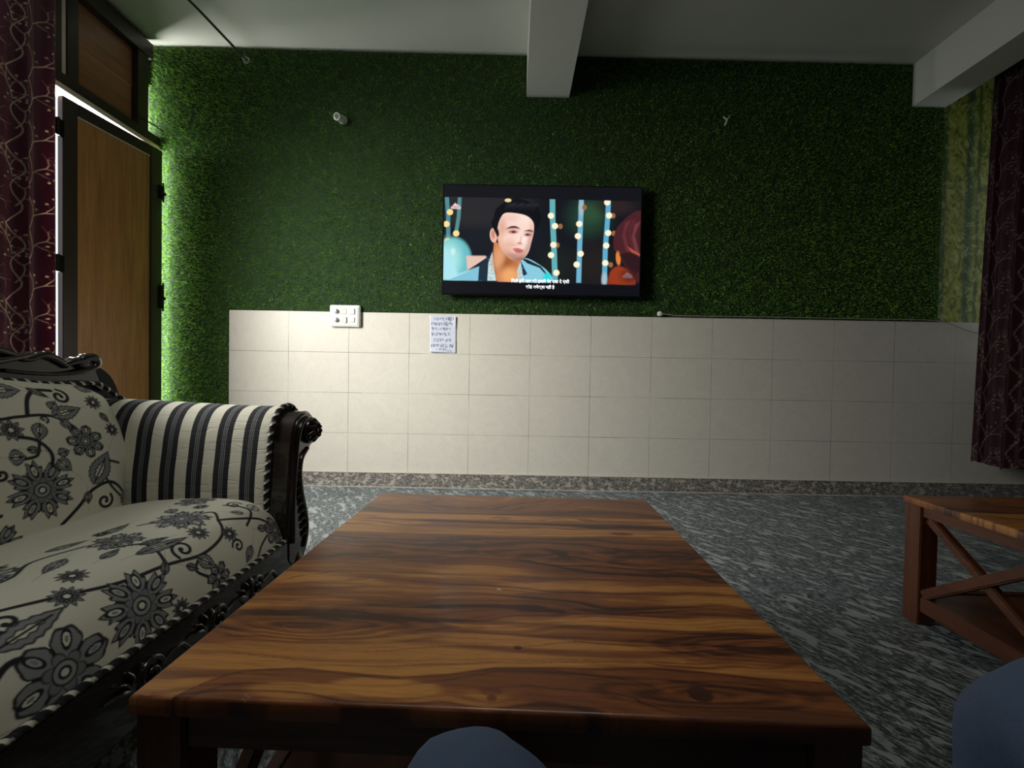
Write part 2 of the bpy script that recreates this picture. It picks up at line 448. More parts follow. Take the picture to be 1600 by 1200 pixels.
# ------------------------------------------------------------------ the room
LX, RX, BY, RY = -2.77, 4.10, 3.124, -2.9
def ceil_z(x): return 3.262 - .0092 * x
def quadbox(bm, x0, x1, y0, y1, zf, th=.12):
    A = [(x0, y0), (x1, y0), (x1, y1), (x0, y1)]
    lo = [bm.verts.new((x, y, zf(x))) for x, y in A]; hi = [bm.verts.new((x, y, zf(x) + th)) for x, y in A]
    bm.faces.new(lo[::-1]); bm.faces.new(hi)
    for i in range(4): bm.faces.new((lo[i], lo[(i + 1) % 4], hi[(i + 1) % 4], hi[i]))
    return bm
struct('floor', bx(-4.2, 4.5, RY - .1, BY + .2, -.1, 0), M_floor)
struct('ceiling', quadbox(nb(), LX - .15, RX + .15, RY - .1, BY + .2, ceil_z), M_ceil)
struct('wall_back', bx(LX - .12, RX + .12, BY, BY + .15, 0, 3.32), M_wallp)
struct('wall_rear', bx(LX - .12, RX + .12, RY - .12, RY, 0, 3.32), M_wallp)
# left wall with the window opening and the door opening
b = nb()
for y0, y1, z0, z1 in ((RY, .7, 0, 3.32), (.7, 1.9, 0, .78), (.7, 1.9, 2.80, 3.32), (1.9, 2.36, 0, 3.32), (2.36, BY, 3.24, 3.32), (3.085, BY, 2.98, 3.24)):
    box(b, LX - .12, LX, y0, y1, z0, z1)
struct('wall_left', b, M_wallp)
b = nb()
for y0, y1, z0, z1 in ((RY, 2.72, 0, 3.32), (3.06, BY, 0, 3.32), (2.72, 3.06, 0, 1.2), (2.72, 3.06, 2.78, 3.32)):
    box(b, RX, RX + .12, y0, y1, z0, z1)
struct('wall_right', b, M_wallp)
wf = nb()
for y0, y1, z0, z1 in ((.7, .75, .78, 2.80), (1.85, 1.9, .78, 2.80), (.75, 1.85, .78, .83), (.75, 1.85, 2.75, 2.80)):
    box(wf, LX - .09, LX - .04, y0, y1, z0, z1, .004)
win = struct('window_1', wf, M_doorframe)
# skirting, its cement joint, the tiled dado
b = nb(); box(b, LX, RX, BY - .020, BY, 0, .108, .002)
bb = struct('baseboard_back', b, M_base)
bj = struct('cement_joint', bx(LX, RX, BY - .0235, BY - .002, .108, .113), M_cement, bb)
bj2 = struct('cement_joint', bx(LX, RX, BY - .0245, BY - .002, 0, .005), M_cement, bb)
struct('trim_1', bx(-2.155, RX, BY - .012, BY, .113, 1.322), M_tile)
struct('trim_2', bx(3.19, RX, BY - .004, BY, 1.322, 3.215), M_paper_wall)
# beams
def beam(x0, x1, z0):
    b = nb(); v = []
    for y in (RY, BY):
        v.append([b.verts.new(q) for q in ((x0, y, z0), (x1, y, z0), (x1, y, ceil_z(x1) + .02), (x0, y, ceil_z(x0) + .02))])
    b.faces.new(v[0]); b.faces.new(v[1][::-1])
    for i in range(4): b.faces.new((v[0][i], v[0][(i + 1) % 4], v[1][(i + 1) % 4], v[1][i]))
    return b
struct('trim_3', beam(.062, .381, 2.952), M_ceil)
struct('trim_4', beam(2.944, 3.192, 2.922), M_ceil)

# artificial turf: backing sheet plus separate blades
def in_turf(x, z):
    return ((x > LX) & (x < 3.185) & (z < ceil_z(x) - .004) & ((z > 1.33) | (x < -2.162)) & ~((x > .05) & (x < .392) & (z > 2.942)) & ~((x > 2.934) & (z > 2.912)))
def turf():
    rs = np.random.RandomState(3)
    N = 330000
    x = rs.uniform(LX, 3.19, N); z = rs.uniform(.0, 3.3, N); k = in_turf(x, z); x, z = x[k], z[k]; N = len(x)
    L = rs.uniform(.014, .026, N); an = rs.uniform(0, 2 * PI, N); lean = rs.uniform(.1, .85, N)
    lean *= .6 + .8 * vn(x * 45, z * 45, 5)
    sw = vn(x * 30, z * 30, 9) * 4
    an = an * .5 + sw
    dx, dz = np.cos(an) * lean, np.sin(an) * lean - .15; dy = -np.sqrt(np.clip(1 - lean ** 2, .15, 1))
    tip = np.stack([x + dx * L, BY - .006 + dy * L, z + dz * L], 1)
    wa = rs.uniform(0, PI, N); w = rs.uniform(.0013, .0026, N)
    wx, wz = np.cos(wa) * w, np.sin(wa) * w
    A = np.stack([x - wx, np.full(N, BY - .004), z - wz], 1); B = np.stack([x + wx, np.full(N, BY - .004), z + wz], 1)
    mid = (A + tip) / 2
    V = np.stack([A, B, tip], 1).reshape(-1, 3)
    me = bpy.data.meshes.new('artificial_turf')
    me.vertices.add(3 * N); me.vertices.foreach_set('co', V.reshape(-1).astype(np.float32))
    me.loops.add(3 * N); me.loops.foreach_set('vertex_index', np.arange(3 * N, dtype=np.int32))
    me.polygons.add(N); me.polygons.foreach_set('loop_start', (np.arange(N) * 3).astype(np.int32)); me.polygons.foreach_set('loop_total', np.full(N, 3, np.int32))
    me.update(calc_edges=True)
    o = link('artificial_turf', me, None, M_grass)
    tag(o, 'green artificial turf carpet covering the back wall above and beside the white tiles', 'artificial turf', None, 'stuff')
    b = nb()
    for x0, x1, z0, z1 in ((LX, -2.16, 0.0, 1.33), (LX, .062, 1.326, 3.255), (.062, .381, 1.326, 2.95), (.381, 2.944, 1.326, 3.232), (2.944, 3.185, 1.326, 2.92)):
        box(b, x0, x1, BY - .005, BY - .0005, z0, z1)
    obj('backing', b, M_turf_back, o)
turf()

# ------------------------------------------------------------------ door in the left wall
def door():
    root = bpy.data.objects.new('door_1', None); C.objects.link(root); root['kind'] = 'structure'
    b = nb()
    box(b, -2.78, -2.70, 2.945, 3.035, 2.56, 3.15, .004)        # far post above the head

    box(b, -2.79, -2.71, 2.36, 2.412, 0, 2.53, .004)            # near post
    box(b, -2.78, -2.70, 2.36, 2.458, 2.56, 3.15, .004)
    box(b, -2.78, -2.70, 2.482, 2.553, 2.60, 3.15, .004)
    box(b, -2.79, -2.69, 2.36, 3.06, 3.135, 3.25, .004)         # top rail
    obj('door_frame', b, M_doorframe, root)
    b = nb(); box(b, -2.80, -2.685, 2.36, 3.115, 2.535, 2.60, .004)
    obj('door_head', b, M_doorframe, root)
    b = nb(); box(b, -2.80, -2.686, 2.37, 3.115, 2.502, 2.534, .001)
    obj('head_lining', b, M_reveal, root)  # light caught on the head is put into its pale colour
    b = nb(); box(b, -2.765, -2.745, 2.55, 2.95, 2.58, 2.86, .002)
    box(b, -2.765, -2.741, 2.55, 2.95, 2.864, 3.14, .002)
    obj('transom_panel', b, M_transom, root)
    b = nb(); box(b, -2.73, -2.705, 2.458, 2.482, 2.60, 3.12, .002)
    obj('transom_lit_strip', b, M_reveal, root)  # pale strip painted in place of a gap of light
    # leaf, hinged at its near edge and standing ajar at the far edge
    a = math.radians(7.0); M = Matrix.Translation((-2.703, 2.462, 0)) @ Matrix.Rotation(-a, 4, 'Z')
    leaf = bpy.data.objects.new('door_leaf', None); C.objects.link(leaf); leaf.parent = root
    b = nb()
    w = .612
    box(b, -.038, 0, 0, .078, .01, 2.478, .003, M); box(b, -.038, 0, w - .085, w, .01, 2.478, .003, M)
    box(b, -.038, 0, .078, w - .085, 2.405, 2.478, .003, M); box(b, -.038, 0, .078, w - .085, .01, .16, .003, M)
    box(b, -.038, 0, .078, w - .085, .42, .51, .003, M)
    obj('leaf_frame', b, M_doorframe, leaf)
    b = nb(); box(b, -.030, -.012, .07, w - .075, .15, .43, 0, M); box(b, -.030, -.012, .07, w - .075, .50, 2.396, 0, M)
    obj('leaf_panel', b, M_doorpanel, leaf)
    b = nb(); box(b, -.034, -.005, .080, w - .087, 2.396, 2.4045, 0, M)
    obj('panel_bead', b, M_reveal, leaf)
    for z in (2.28, 1.48, .35):
        b = nb(); box(b, -2.715, -2.70, 2.405, 2.47, z - .05, z + .05, .002); tube(b, [(-2.70, 2.436, z - .052), (-2.70, 2.436, z + .052)], .007)
        obj('hinge', b, M_metal, leaf)
    for z, h in ((2.17, .10), (1.40, .17)):
        b = nb(); box(b, -.012, .012, w - .03, w + .008, z - h / 2, z + h / 2, .003, M)
        tube(b, [M @ Vector((.014, w - .006, z - h / 2 - .02)), M @ Vector((.014, w - .006, z + h / 2 + .02))], .006)
        box(b, .0, .03, w - .01, w + .004, z - .02, z + .0, .002, M)
        obj('latch', b, M_metal, leaf)
    b = nb(); tube(b, [(-2.69, 2.95, 2.655), (-2.655, 3.02, 2.645), (-2.64, 3.09, 2.635)], .005)
    obj('stay_rod', b, M_metal, root)
door()

# ------------------------------------------------------------------ curtains
def vines(U, V, P=.40, Q=.34, big=1.0):
    """pale branching sprigs, repeating every P along V and Q along U"""
    bg = np.array(srgb(124, 64, 86)); c = Canvas((U % Q), (V % P), bg)
    weave = fbm(U * 40, V * 8, 3); c.c *= (.75 + .5 * weave)[..., None]
    gold = np.array(srgb(252, 236, 212)); dim = np.array(srgb(190, 138, 130))
    rs = random.Random(5)
    def br(p, a, L, w, lvl):
        if lvl == 0:
            k, u, v = c.region(p, .02)
            if k.any(): c.putk(k, sst(.0065, .004, np.hypot(u, v)), gold)
            return
        pts = [p]; aa = a
        for i in range(4):
            aa += rs.uniform(-.35, .35); q = pts[-1]; pts.append((q[0] + math.cos(aa) * L / 4, q[1] + math.sin(aa) * L / 4))
        for ox in (-Q, 0, Q):
            for oy in (-P, 0, P):
                c.stem([(x + ox, y + oy) for x, y in pts], w, .0012, gold if lvl > 1 else dim * 1.2, 4)
        br(pts[-1], aa + rs.uniform(.3, .7), L * .6, w * .75, lvl - 1); br(pts[-1], aa - rs.uniform(.3, .7), L * .6, w * .75, lvl - 1)
        if lvl > 1: br(pts[2], a + rs.choice((-1, 1)) * .9, L * .5, w * .6, lvl - 1)
    c.stem([(.02, 0), (.09, .09), (.05, .2), (.1, .3), (.02, .4)], .0030, .0012, gold)
    c.stem([(.2, 0), (.24, .1), (.19, .2), (.23, .3), (.2, .4)], .0028, .0012, gold)
    br((.07, .1), .9, .10, .0026, 3); br((.06, .25), 2.0, .10, .0026, 3); br((.22, .05), 1.0, .10, .0026, 3); br((.21, .22), 2.2, .09, .0026, 3); br((.23, .3), .6, .09, .0024, 3)
    return c.c
M_curtain = m_attr('burgundy_curtain', .45, 500, .15, .3, 0, None, .5, .30)
M_curtain_dark = m_attr('dark_burgundy_curtain', .6, 500, .15, .0, 0, None, .15)
def curtain(name, x, y0, y1, z0f, z1, folds, amp, label, seed, flare=0, mat=None, n=(420, 900), darkc=1.0, stretch=1.7, sgn=1, bottom_wave=0):
    nu, nv = n
    s = np.linspace(0, 1, nu)[:, None] * np.ones((1, nv)); q = np.ones((nu, 1)) * np.linspace(0, 1, nv)[None]
    z0 = z0f + bottom_wave * np.sin(s * folds * 2 * PI * .5)
    z = z0 + (z1 - z0) * q
    ph = s * folds * 2 * PI + .9 * vn(s * folds * .7, q * 1.2, seed) * 2
    fold = np.sin(ph) * .7 + .3 * np.sin(2.3 * ph + 1.3)
    Y = y0 + (y1 - y0) * s + np.cos(ph) * .012 + flare * (1 - q) * (1 - s)
    X = x + sgn * amp * fold * (.85 + .3 * vn(s * 6, q * 3, seed + 2))
    col = vines(s * abs(y1 - y0) * stretch, z) * darkc
    me = grid_mesh(name, np.stack([X, Y, z], -1), col)
    o = link(name, me, None, mat); m = o.modifiers.new('thick', 'SOLIDIFY'); m.thickness = .002
    tag(o, label, 'curtain'); return o
curtain('curtain', -2.60, 1.90, 2.324, .05, 3.18, 3.2, .035, 'burgundy curtain with pale vine sprigs hanging beside the brown door', 4, mat=M_curtain, n=(220, 1150))
curtain('curtain', 3.31, 2.915, 1.5, .300, 3.03, 12, .035, 'dark burgundy gathered curtain hanging at the right beside the wallpaper', 8, flare=.065, mat=M_curtain_dark, n=(420, 700), darkc=.13, stretch=2.4, bottom_wave=.012)

# ------------------------------------------------------------------ small things on the back wall
b = nb(); tube(b, [(-2.04, 3.112, 3.19), (-2.085, 2.70, 3.20), (-2.30, 1.2, 3.205)], .0085, 12)
rod = obj('curtain_rod', b, M_rod, None, True); tag(rod, 'thin dull metal curtain rod running under the ceiling to the back wall', 'curtain rod')
b = nb(); MM = Matrix.Translation((-2.04, BY - .004, 3.188)) @ Matrix.Rotation(PI / 2, 4, 'X')
lathe(b, [(.026, 0), (.026, .006), (.017, .010), (.015, .032), (.010, .032), (.010, .012), (.004, .012)], 20, MM)
for k in range(3):
    a = k * 2.1; MS = MM @ Matrix.Translation((.019 * math.cos(a), .019 * math.sin(a), .006)); lathe(b, [(.0035, 0), (.003, .003), (.001, .004)], 8, MS)
obj('rod_socket', b, M_steel, rod, True)

MM = Matrix.Translation((-1.305, BY - .01, 2.753)) @ Matrix.Rotation(PI / 2 + .25, 4, 'X') @ Matrix.Rotation(-.22, 4, 'Y')
b = nb(); lathe(b, [(.030, -.004), (.030, .02), (.026, .03), (.026, .085), (.020, .088), (.0185, .085), (.0185, .02), (.004, .018)], 28, MM)
h = obj('pipe_stub', b, M_plastic, None, True); tag(h, 'short white plastic conduit pipe stub sticking out of the turf above the switchboard', 'pipe')
b = nb(); lathe(b, [(.018, .019), (.018, .024), (.002, .026)], 20, MM); obj('bore_shade', b, M_bore_shade, h, True)  # dark disc stands in for the shade deep in the pipe

b = nb(); tube(b, catmull([(1.528, BY - .03, 2.815), (1.532, BY - .034, 2.800), (1.545, BY - .036, 2.793), (1.560, BY - .036, 2.798), (1.572, BY - .032, 2.818)]), .0045)
tube(b, [(1.550, BY - .036, 2.795), (1.551, BY - .03, 2.775), (1.551, BY - .004, 2.765)], .007)
hk = obj('wall_hook', b, M_plasticg, None, True); tag(hk, 'small pale metal wall hook high on the dark turf right of the television', 'hook')
b = nb(); tube(b, [(.969, BY - .002, 1.352), (.969, BY - .035, 1.354)], .0035); lathe(b, [(.006, 0), (.006, .002), (.002, .003)], 10, Matrix.Translation((.969, BY - .035, 1.354)) @ Matrix.Rotation(PI / 2, 4, 'X'))
nl = obj('nail', b, M_steel, None, True); tag(nl, 'small nail at the edge of the tiles below the television corner', 'nail')

# switchboard
sw = thing('switchboard', 'white electrical switchboard with switches and sockets on the tile edge', 'switchboard', (-1.27, BY - .012, 1.288))
SX0, SX1, SZ0, SZ1 = -.113, .113, -.080, .080
b = nb(); box(b, SX0, SX1, -.028, -.001, SZ0, SZ1, .006, seg=3); box(b, SX0 + .012, SX1 - .012, -.032, -.027, SZ0 + .012, SZ1 - .012, .002)
obj('cover_plate', b, M_plastic, sw)
for z in (.034, -.030):
    MM = Matrix.Translation((-.062, -.031, z)) @ Matrix.Rotation(PI / 2, 4, 'X')
    b = nb(); lathe(b, [(.0205, 0), (.0205, .003), (.0165, .006), (.015, .020), (.012, .024), (.004, .025)], 24, MM); obj('regulator_knob', b, M_plastic, sw, True)
b = nb(); box(b, -.025, .018, -.034, -.030, .012, .056, .002)
for x, z in ((-.010, .044), (.004, .044), (-.003, .026)): lathe(b, [(.0035, 0), (.0035, .001), (.001, .0012)], 10, Matrix.Translation((x, -.034, z)) @ Matrix.Rotation(PI / 2, 4, 'X'))
obj('socket', b, M_plasticg, sw)
b = nb(); box(b, -.025, -.004, -.035, -.030, -.052, -.008, .002); obj('switch', b, M_plasticg, sw)
b = nb(); box(b, -.003, .018, -.042, -.030, -.054, -.008, .003); obj('switch', b, M_plastic, sw)
b = nb(); box(b, .033, .078, -.040, -.030, .012, .056, .003); obj('switch', b, M_plastic, sw)
b = nb(); box(b, .033, .078, -.038, -.030, -.050, -.008, .003); obj('switch', b, M_plastic, sw)

# handwritten note
def note():
    nu, nv = 26, 34; w, h = .198, .275
    s, q = np.meshgrid(np.linspace(0, 1, nu), np.linspace(0, 1, nv), indexing='ij')
    X = -.636 + s * w + .003 * (1 - q); Z = 1.030 + q * h - .006 * s
    Y = BY - .0145 - .006 * sst(.85, 1, s) * sst(.6, 1, q) - .008 * sst(.12, 0, q) * sst(.9, .2, s) - .002 * fbm(s * 3, q * 4, 3)
    me = grid_mesh('paper_note', np.stack([X, Y, Z], -1)); o = link('paper_note', me, None, simple('blue_white_paper', srgb(206, 212, 226), .8, .03, 30))
    m = o.modifiers.new('t', 'SOLIDIFY'); m.thickness = .0004
    tag(o, 'white paper note with blue handwriting taped to the tiles below the television', 'note')
    ink = simple('blue_ink', srgb(112, 114, 166), .7)
    lines = [(.925, .14, .98, .055, 'सब लाइट्स'), (.785, .06, .80, .060, 'बंद रखे जब'), (.655, .06, .76, .045, 'कमरे सामान'), (.51, .06, .80, .045, 'खाली करे ।'),
             (.345, .16, .74, .050, 'पानी के'), (.19, .05, .86, .050, 'ब्रेकर बिना'), (.075, .12, .86, .050, 'हटाये बिना')]
    for k, (q_, s0, s1, size, txt) in enumerate(lines):
        rs = random.Random(k + 3); b = nb(); x = -.636 + s0 * w; xe = -.636 + s1 * w; z = 1.030 + q_ * h - .006
        while x < xe:
            hh = size * .62 * rs.uniform(.5, 1.0); wd = rs.uniform(.010, .016)
            pts = [(x, BY - .0178, z + hh * .25)]
            for j in range(rs.choice((3, 4, 5))):
                pts.append((x + wd * rs.uniform(0, 1), BY - .0178, z + hh * rs.uniform(-.45, .5)))
            tube(b, catmull(pts, 4), .00085, 5)
            if rs.random() < .75: tube(b, [(x - .002, BY - .0178, z + hh * .5), (x + wd + .002, BY - .0178, z + hh * .5 + rs.uniform(-.001, .001))], .0008, 5)
            x += wd + rs.choice((.002, .003, .010))
        obj('handwriting', b, ink, o)
note()

# plug and its cable along the top of the tiles
pl = thing('power_cable', 'white plug and thin grey cable along the top edge of the tiles', 'cable', (1.095, BY - .02, 1.345))
b = nb(); box(b, -.020, .006, -.022, .010, -.016, .016, .004); lathe(b, [(.013, 0), (.009, .012), (.005, .02)], 12, Matrix.Translation((.006, -.006, 0)) @ Matrix.Rotation(PI / 2, 4, 'Y'))
obj('plug', b, M_plastic, pl)
b = nb(); cp = [(1.118, BY - .026, 1.345), (1.17, BY - .028, 1.338), (1.26, BY - .030, 1.332), (1.6, BY - .030, 1.333), (2.1, BY - .030, 1.334), (2.6, BY - .030, 1.332), (3.05, BY - .030, 1.332), (3.22, BY - .026, 1.318), (3.38, BY - .022, 1.265), (3.52, BY - .02, 1.235), (3.66, BY - .02, 1.22)]
tube(b, [Vector(p) - Vector((1.095, BY - .02, 1.345)) for p in catmull(cp, 6)], .0032, 8)
obj('cable', b, simple('grey_cable', srgb(150, 152, 142), .5), pl, True)

# ------------------------------------------------------------------ television
def television():
    x0, x1, z0, z1 = -.540, .925, 1.452, 2.262
    yf = BY - .085
    tv = thing('television', 'large black wall-mounted flat television showing a film scene of a man', 'television', ((x0 + x1) / 2, BY, z0))
    off = Vector(((x0 + x1) / 2, BY, z0))
    T = Matrix.Translation(-off)
    b = nb(); box(b, x0, x1, yf, yf + .028, z0, z1, .004, T); box(b, x0 + .25, x1 - .25, yf + .026, yf + .06, z0 + .06, z0 + .5, .012, T)
    obj('case', b, M_tvbody, tv)
    b = nb(); box(b, x0 + .45, x1 - .45, yf + .056, BY - .004, z0 + .2, z0 + .55, .003, T); obj('wall_bracket', b, M_metal, tv)

    # the picture: drawn in a 1454 x 830 frame
    nu, nv = 640, 366
    PX, PY = np.meshgrid(np.linspace(66, 1520, nu), np.linspace(880, 50, nv), indexing='ij')
    c = np.zeros(PX.shape + (3,)); S = lambda *a: np.array(srgb(*a))
    def put(m, col): c[:] = c * (1 - m[..., None]) + np.array(col) * m[..., None]
    def ell(cx, cy, rx, ry, col, soft=.06, rot=0, amt=1.0):
        u, v = PX - cx, PY - cy; ca, sa = math.cos(rot), math.sin(rot); a, b_ = u * ca + v * sa, -u * sa + v * ca
        put(amt * sst(1 + soft, 1 - soft, np.sqrt((a / rx) ** 2 + (b_ / ry) ** 2)), col)
    def poly(pts, col, soft=3.0, amt=1.0):
        P = [(p[0], p[1]) for p in pts]; ins = np.zeros(PX.shape, bool); D = np.full(PX.shape, 1e9)
        for i in range(len(P)):
            (ax, ay), (bx_, by) = P[i], P[(i + 1) % len(P)]
            cond = ((ay > PY) != (by > PY)) & (PX < (bx_ - ax) * (PY - ay) / ((by - ay) + 1e-9) + ax); ins ^= cond
            dx, dy = bx_ - ax, by - ay; t = np.clip(((PX - ax) * dx + (PY - ay) * dy) / (dx * dx + dy * dy + 1e-9), 0, 1)
            D = np.minimum(D, np.hypot(PX - ax - t * dx, PY - ay - t * dy))
        sd = np.where(ins, -D, D); put(amt * sst(soft, -soft, sd), col)
    def rib(pts, w, col): 
        L = [(x - w / 2, y) for x, y in pts] + [(x + w / 2, y) for x, y in pts[::-1]]; poly(L, col, 4)
    def cp_(pts, n=5):
        q = catmull([(x, y, 0) for x, y in pts] + [(pts[0][0], pts[0][1], 0)], n); return [(p.x, p.y) for p in q[:-1]]
    put(np.ones(PX.shape), S(20, 22, 30))
    ell(500, 430, 300, 160, S(24, 28, 36), .5); ell(300, 200, 420, 170, S(40, 40, 44), .25)
    ell(1130, 280, 130, 130, S(34, 66, 50), .8); ell(1150, 250, 70, 60, S(52, 84, 56), .9, 0, .7); ell(900, 640, 120, 120, S(26, 34, 30), .8); ell(1180, 640, 130, 150, S(34, 30, 30), .8)
    ell(1340, 200, 120, 60, S(44, 34, 36), .8)
    teal = S(112, 180, 196)
    rib([(92, 150), (104, 300), (106, 480), (100, 500)], 30, S(80, 140, 150)); rib([(186, 150), (180, 300), (160, 440)], 28, S(84, 140, 142))
    rib([(864, 150), (868, 300), (880, 480), (888, 640), (896, 780)], 40, S(100, 176, 182)); rib([(1076, 150), (1074, 300), (1070, 500), (1068, 780)], 36, S(112, 178, 206)); rib([(1274, 150), (1270, 300), (1258, 520), (1256, 780)], 36, S(96, 172, 204))
    ell(1076, 215, 18, 60, S(160, 186, 196), .5); ell(1256, 750, 20, 50, S(170, 190, 200), .5)
    for x, y in ((926, 356), (906, 498), (1310, 270), (1100, 210), (1318, 402), (1300, 640)): ell(x, y, 17, 20, S(150, 104, 70), .2)
    for x, y in ((856, 277), (886, 354), (878, 496), (862, 574), (903, 707), (1064, 335), (1056, 427), (1078, 560), (1051, 642), (1280, 268), (1276, 400), (1264, 495), (1260, 627), (1265, 170), (116, 262), (92, 352), (164, 422), (100, 480), (160, 496)):
        ell(x, y, 23, 23, S(255, 226, 150) if x < 170 else S(255, 246, 214), .12)
    # glowing balloon and light cloth at left
    ell(150, 620, 128, 165, S(104, 190, 196), .12); ell(110, 620, 90, 130, S(170, 232, 232), .6); ell(142, 560, 18, 28, S(200, 240, 240), .3)
    poly([(62, 500), (62, 775), (330, 775), (340, 670), (180, 730), (150, 640)], S(176, 232, 242), 14); poly([(240, 590), (380, 588), (400, 610), (250, 700)], S(232, 196, 180), 8)
    # jacket
    poly(cp_([(250, 700), (390, 600), (440, 556), (480, 640), (470, 790), (330, 790), (340, 672)]), S(24, 44, 60), 3)
    poly([(110, 775), (340, 672), (360, 775)], S(132, 196, 220), 3); poly([(330, 775), (335, 680), (395, 600), (400, 775)], S(30, 48, 64), 3)
    poly(cp_([(620, 640), (680, 600), (790, 656), (850, 712), (862, 775), (600, 775)]), S(140, 204, 224), 3)
    poly([(640, 600), (690, 610), (790, 660), (855, 740), (862, 765), (780, 672), (690, 640)], S(26, 42, 56), 3); poly([(640, 620), (690, 720), (665, 735), (625, 690)], S(22, 56, 74), 3)
    poly([(430, 560), (404, 640), (398, 775), (462, 775)], S(200, 226, 226), 3); poly([(640, 630), (660, 740), (655, 775), (600, 775), (600, 700)], S(190, 222, 226), 3)
    rs = random.Random(2)
    for k in range(60):
        x, y = (rs.uniform(400, 445), rs.uniform(600, 770)) if k % 2 else (rs.uniform(608, 655), rs.uniform(660, 770)); ell(x, y, 3.2, 3.2, S(120, 160, 170), .4)
    ell(835, 745, 30, 34, S(40, 220, 226), .5)
    # neck, ear, face
    poly(cp_([(444, 470), (440, 560), (462, 660), (470, 780), (600, 780), (616, 690), (640, 600), (560, 560)]), S(206, 130, 84), 4)
    ell(520, 640, 70, 60, S(166, 92, 50), .8); ell(560, 735, 60, 60, S(240, 170, 110), .7); ell(480, 600, 40, 90, S(226, 160, 116), .7, .2)
    ell(438, 432, 27, 55, S(240, 190, 170), .1, -.1); ell(434, 425, 13, 34, S(206, 140, 118), .4, -.1)
    face = cp_([(478, 300), (520, 262), (600, 262), (680, 282), (728, 330), (732, 400), (716, 480), (694, 560), (650, 612), (600, 622), (540, 590), (482, 510), (464, 400)])
    keep = c.copy(); poly(face, (1, 1, 1), 3); fm = np.clip((c[..., :1] - keep[..., :1]) / (1.0001 - keep[..., :1]), 0, 1); c[:] = keep
    poly(face, S(252, 214, 200), 3); before = keep
    for cx, cy, rx, ry, col, am in ((500, 480, 60, 110, (226, 160, 130), .75), (560, 590, 80, 40, (206, 150, 128), .6), (620, 300, 110, 40, (255, 232, 222), .8), (660, 450, 50, 60, (255, 234, 226), .8), (540, 450, 50, 50, (255, 222, 208), .7), (610, 600, 60, 24, (196, 150, 134), .6), (720, 420, 20, 90, (214, 160, 150), .5)):
        ell(cx, cy, rx, ry, S(*col), .9, 0, am)
    put(sst(6, -2, np.abs(PY - 5000)) * 0, (0, 0, 0))
    poly(cp_([(524, 386), (560, 362), (602, 360), (632, 380), (602, 376), (560, 378)]), S(66, 40, 42), 4); poly(cp_([(660, 394), (700, 384), (728, 396), (720, 404), (690, 399)]), S(70, 44, 44), 4)
    ell(580, 404, 36, 14, S(206, 134, 126), .6); poly([(552, 402), (575, 393), (604, 398), (608, 406), (580, 411)], S(150, 84, 84), 4); ell(584, 402, 12, 9, S(54, 26, 32), .4); ell(690, 424, 30, 13, S(206, 134, 126), .6); poly([(666, 420), (690, 412), (714, 418), (710, 428), (684, 430)], S(150, 84, 84), 4); ell(688, 421, 11, 8, S(54, 26, 32), .4)
    poly([(640, 420), (652, 470), (662, 486), (640, 492), (618, 486), (630, 470)], S(238, 186, 172), 8); ell(632, 488, 20, 7, S(206, 136, 124), .5); ell(560, 300, 60, 30, S(236, 186, 166), .9, 0, .6); ell(500, 360, 26, 60, S(214, 158, 134), .9, 0, .6); ell(620, 585, 44, 16, S(190, 144, 128), .9, 0, .6); ell(575, 590, 50, 26, S(172, 124, 106), .9, .5, .5); ell(655, 470, 12, 20, S(255, 236, 228), .7)
    poly(cp_([(578, 530), (610, 522), (640, 530), (660, 544), (640, 566), (606, 562)]), S(214, 122, 124), 4); poly([(580, 534), (620, 542), (658, 546), (620, 549)], S(130, 56, 62), 3); ell(600, 500, 60, 8, S(224, 170, 156), .8, 0, .5)
    ell(672, 560, 22, 70, S(176, 118, 100), .9, .5, .55); ell(640, 612, 60, 16, S(150, 96, 76), .8, -.1, .7); ell(700, 470, 16, 60, S(196, 140, 124), .9, .15, .5)
    ell(560, 500, 34, 40, S(232, 174, 150), .9, 0, .5); ell(585, 385, 44, 10, S(214, 158, 146), .9, 0, .6); ell(690, 404, 34, 9, S(214, 158, 146), .9, 0, .6)
    c[:] = before * (1 - fm) + c * fm
    # hair
    poly(cp_([(408, 440), (428, 384), (470, 384), (480, 430), (464, 440), (470, 350), (510, 266), (580, 258), (690, 276), (736, 330), (740, 392), (770, 350), (784, 280), (750, 210), (690, 172), (620, 152), (560, 158), (500, 190), (450, 240), (440, 300), (420, 340)][4:]), S(14, 15, 22), 4)
    poly(cp_([(440, 384), (470, 384), (478, 430), (462, 436), (470, 340), (500, 260), (450, 250), (436, 320)]), S(14, 15, 22), 4)
    for k in range(14):
        x = 520 + k * 16; poly([(x, 250 - (k % 3) * 8), (x + 6, 205 - (k % 4) * 7), (x + 40, 178 + (k % 3) * 6), (x + 14, 214)], S(44, 46, 56), 5, .5)
    ell(540, 166, 24, 14, S(240, 214, 160), .2)
    # the woman at the right edge, seen from behind
    poly(cp_([(1530, 226), (1470, 236), (1400, 290), (1340, 360), (1318, 440), (1322, 520), (1360, 560), (1400, 640), (1450, 700), (1530, 770), (1560, 500)]), S(74, 34, 40), 5)
    for k, (o_, col) in enumerate((((0, 0), (112, 52, 56)), ((40, -10), (92, 40, 46)), ((70, 10), (126, 66, 70)), ((110, 20), (60, 26, 32)))):
        ox, oy = o_; poly([(1400 + ox, 320 + oy), (1440 + ox, 300 + oy), (1400 + ox, 400 + oy), (1430 + ox, 520 + oy), (1500 + ox * .3, 600 + oy), (1410 + ox, 530 + oy), (1380 + ox, 420 + oy)], S(*col), 9, .7)
    poly([(1420, 500), (1470, 530), (1520, 560), (1520, 574), (1450, 545)], S(196, 92, 70), 5, .8)
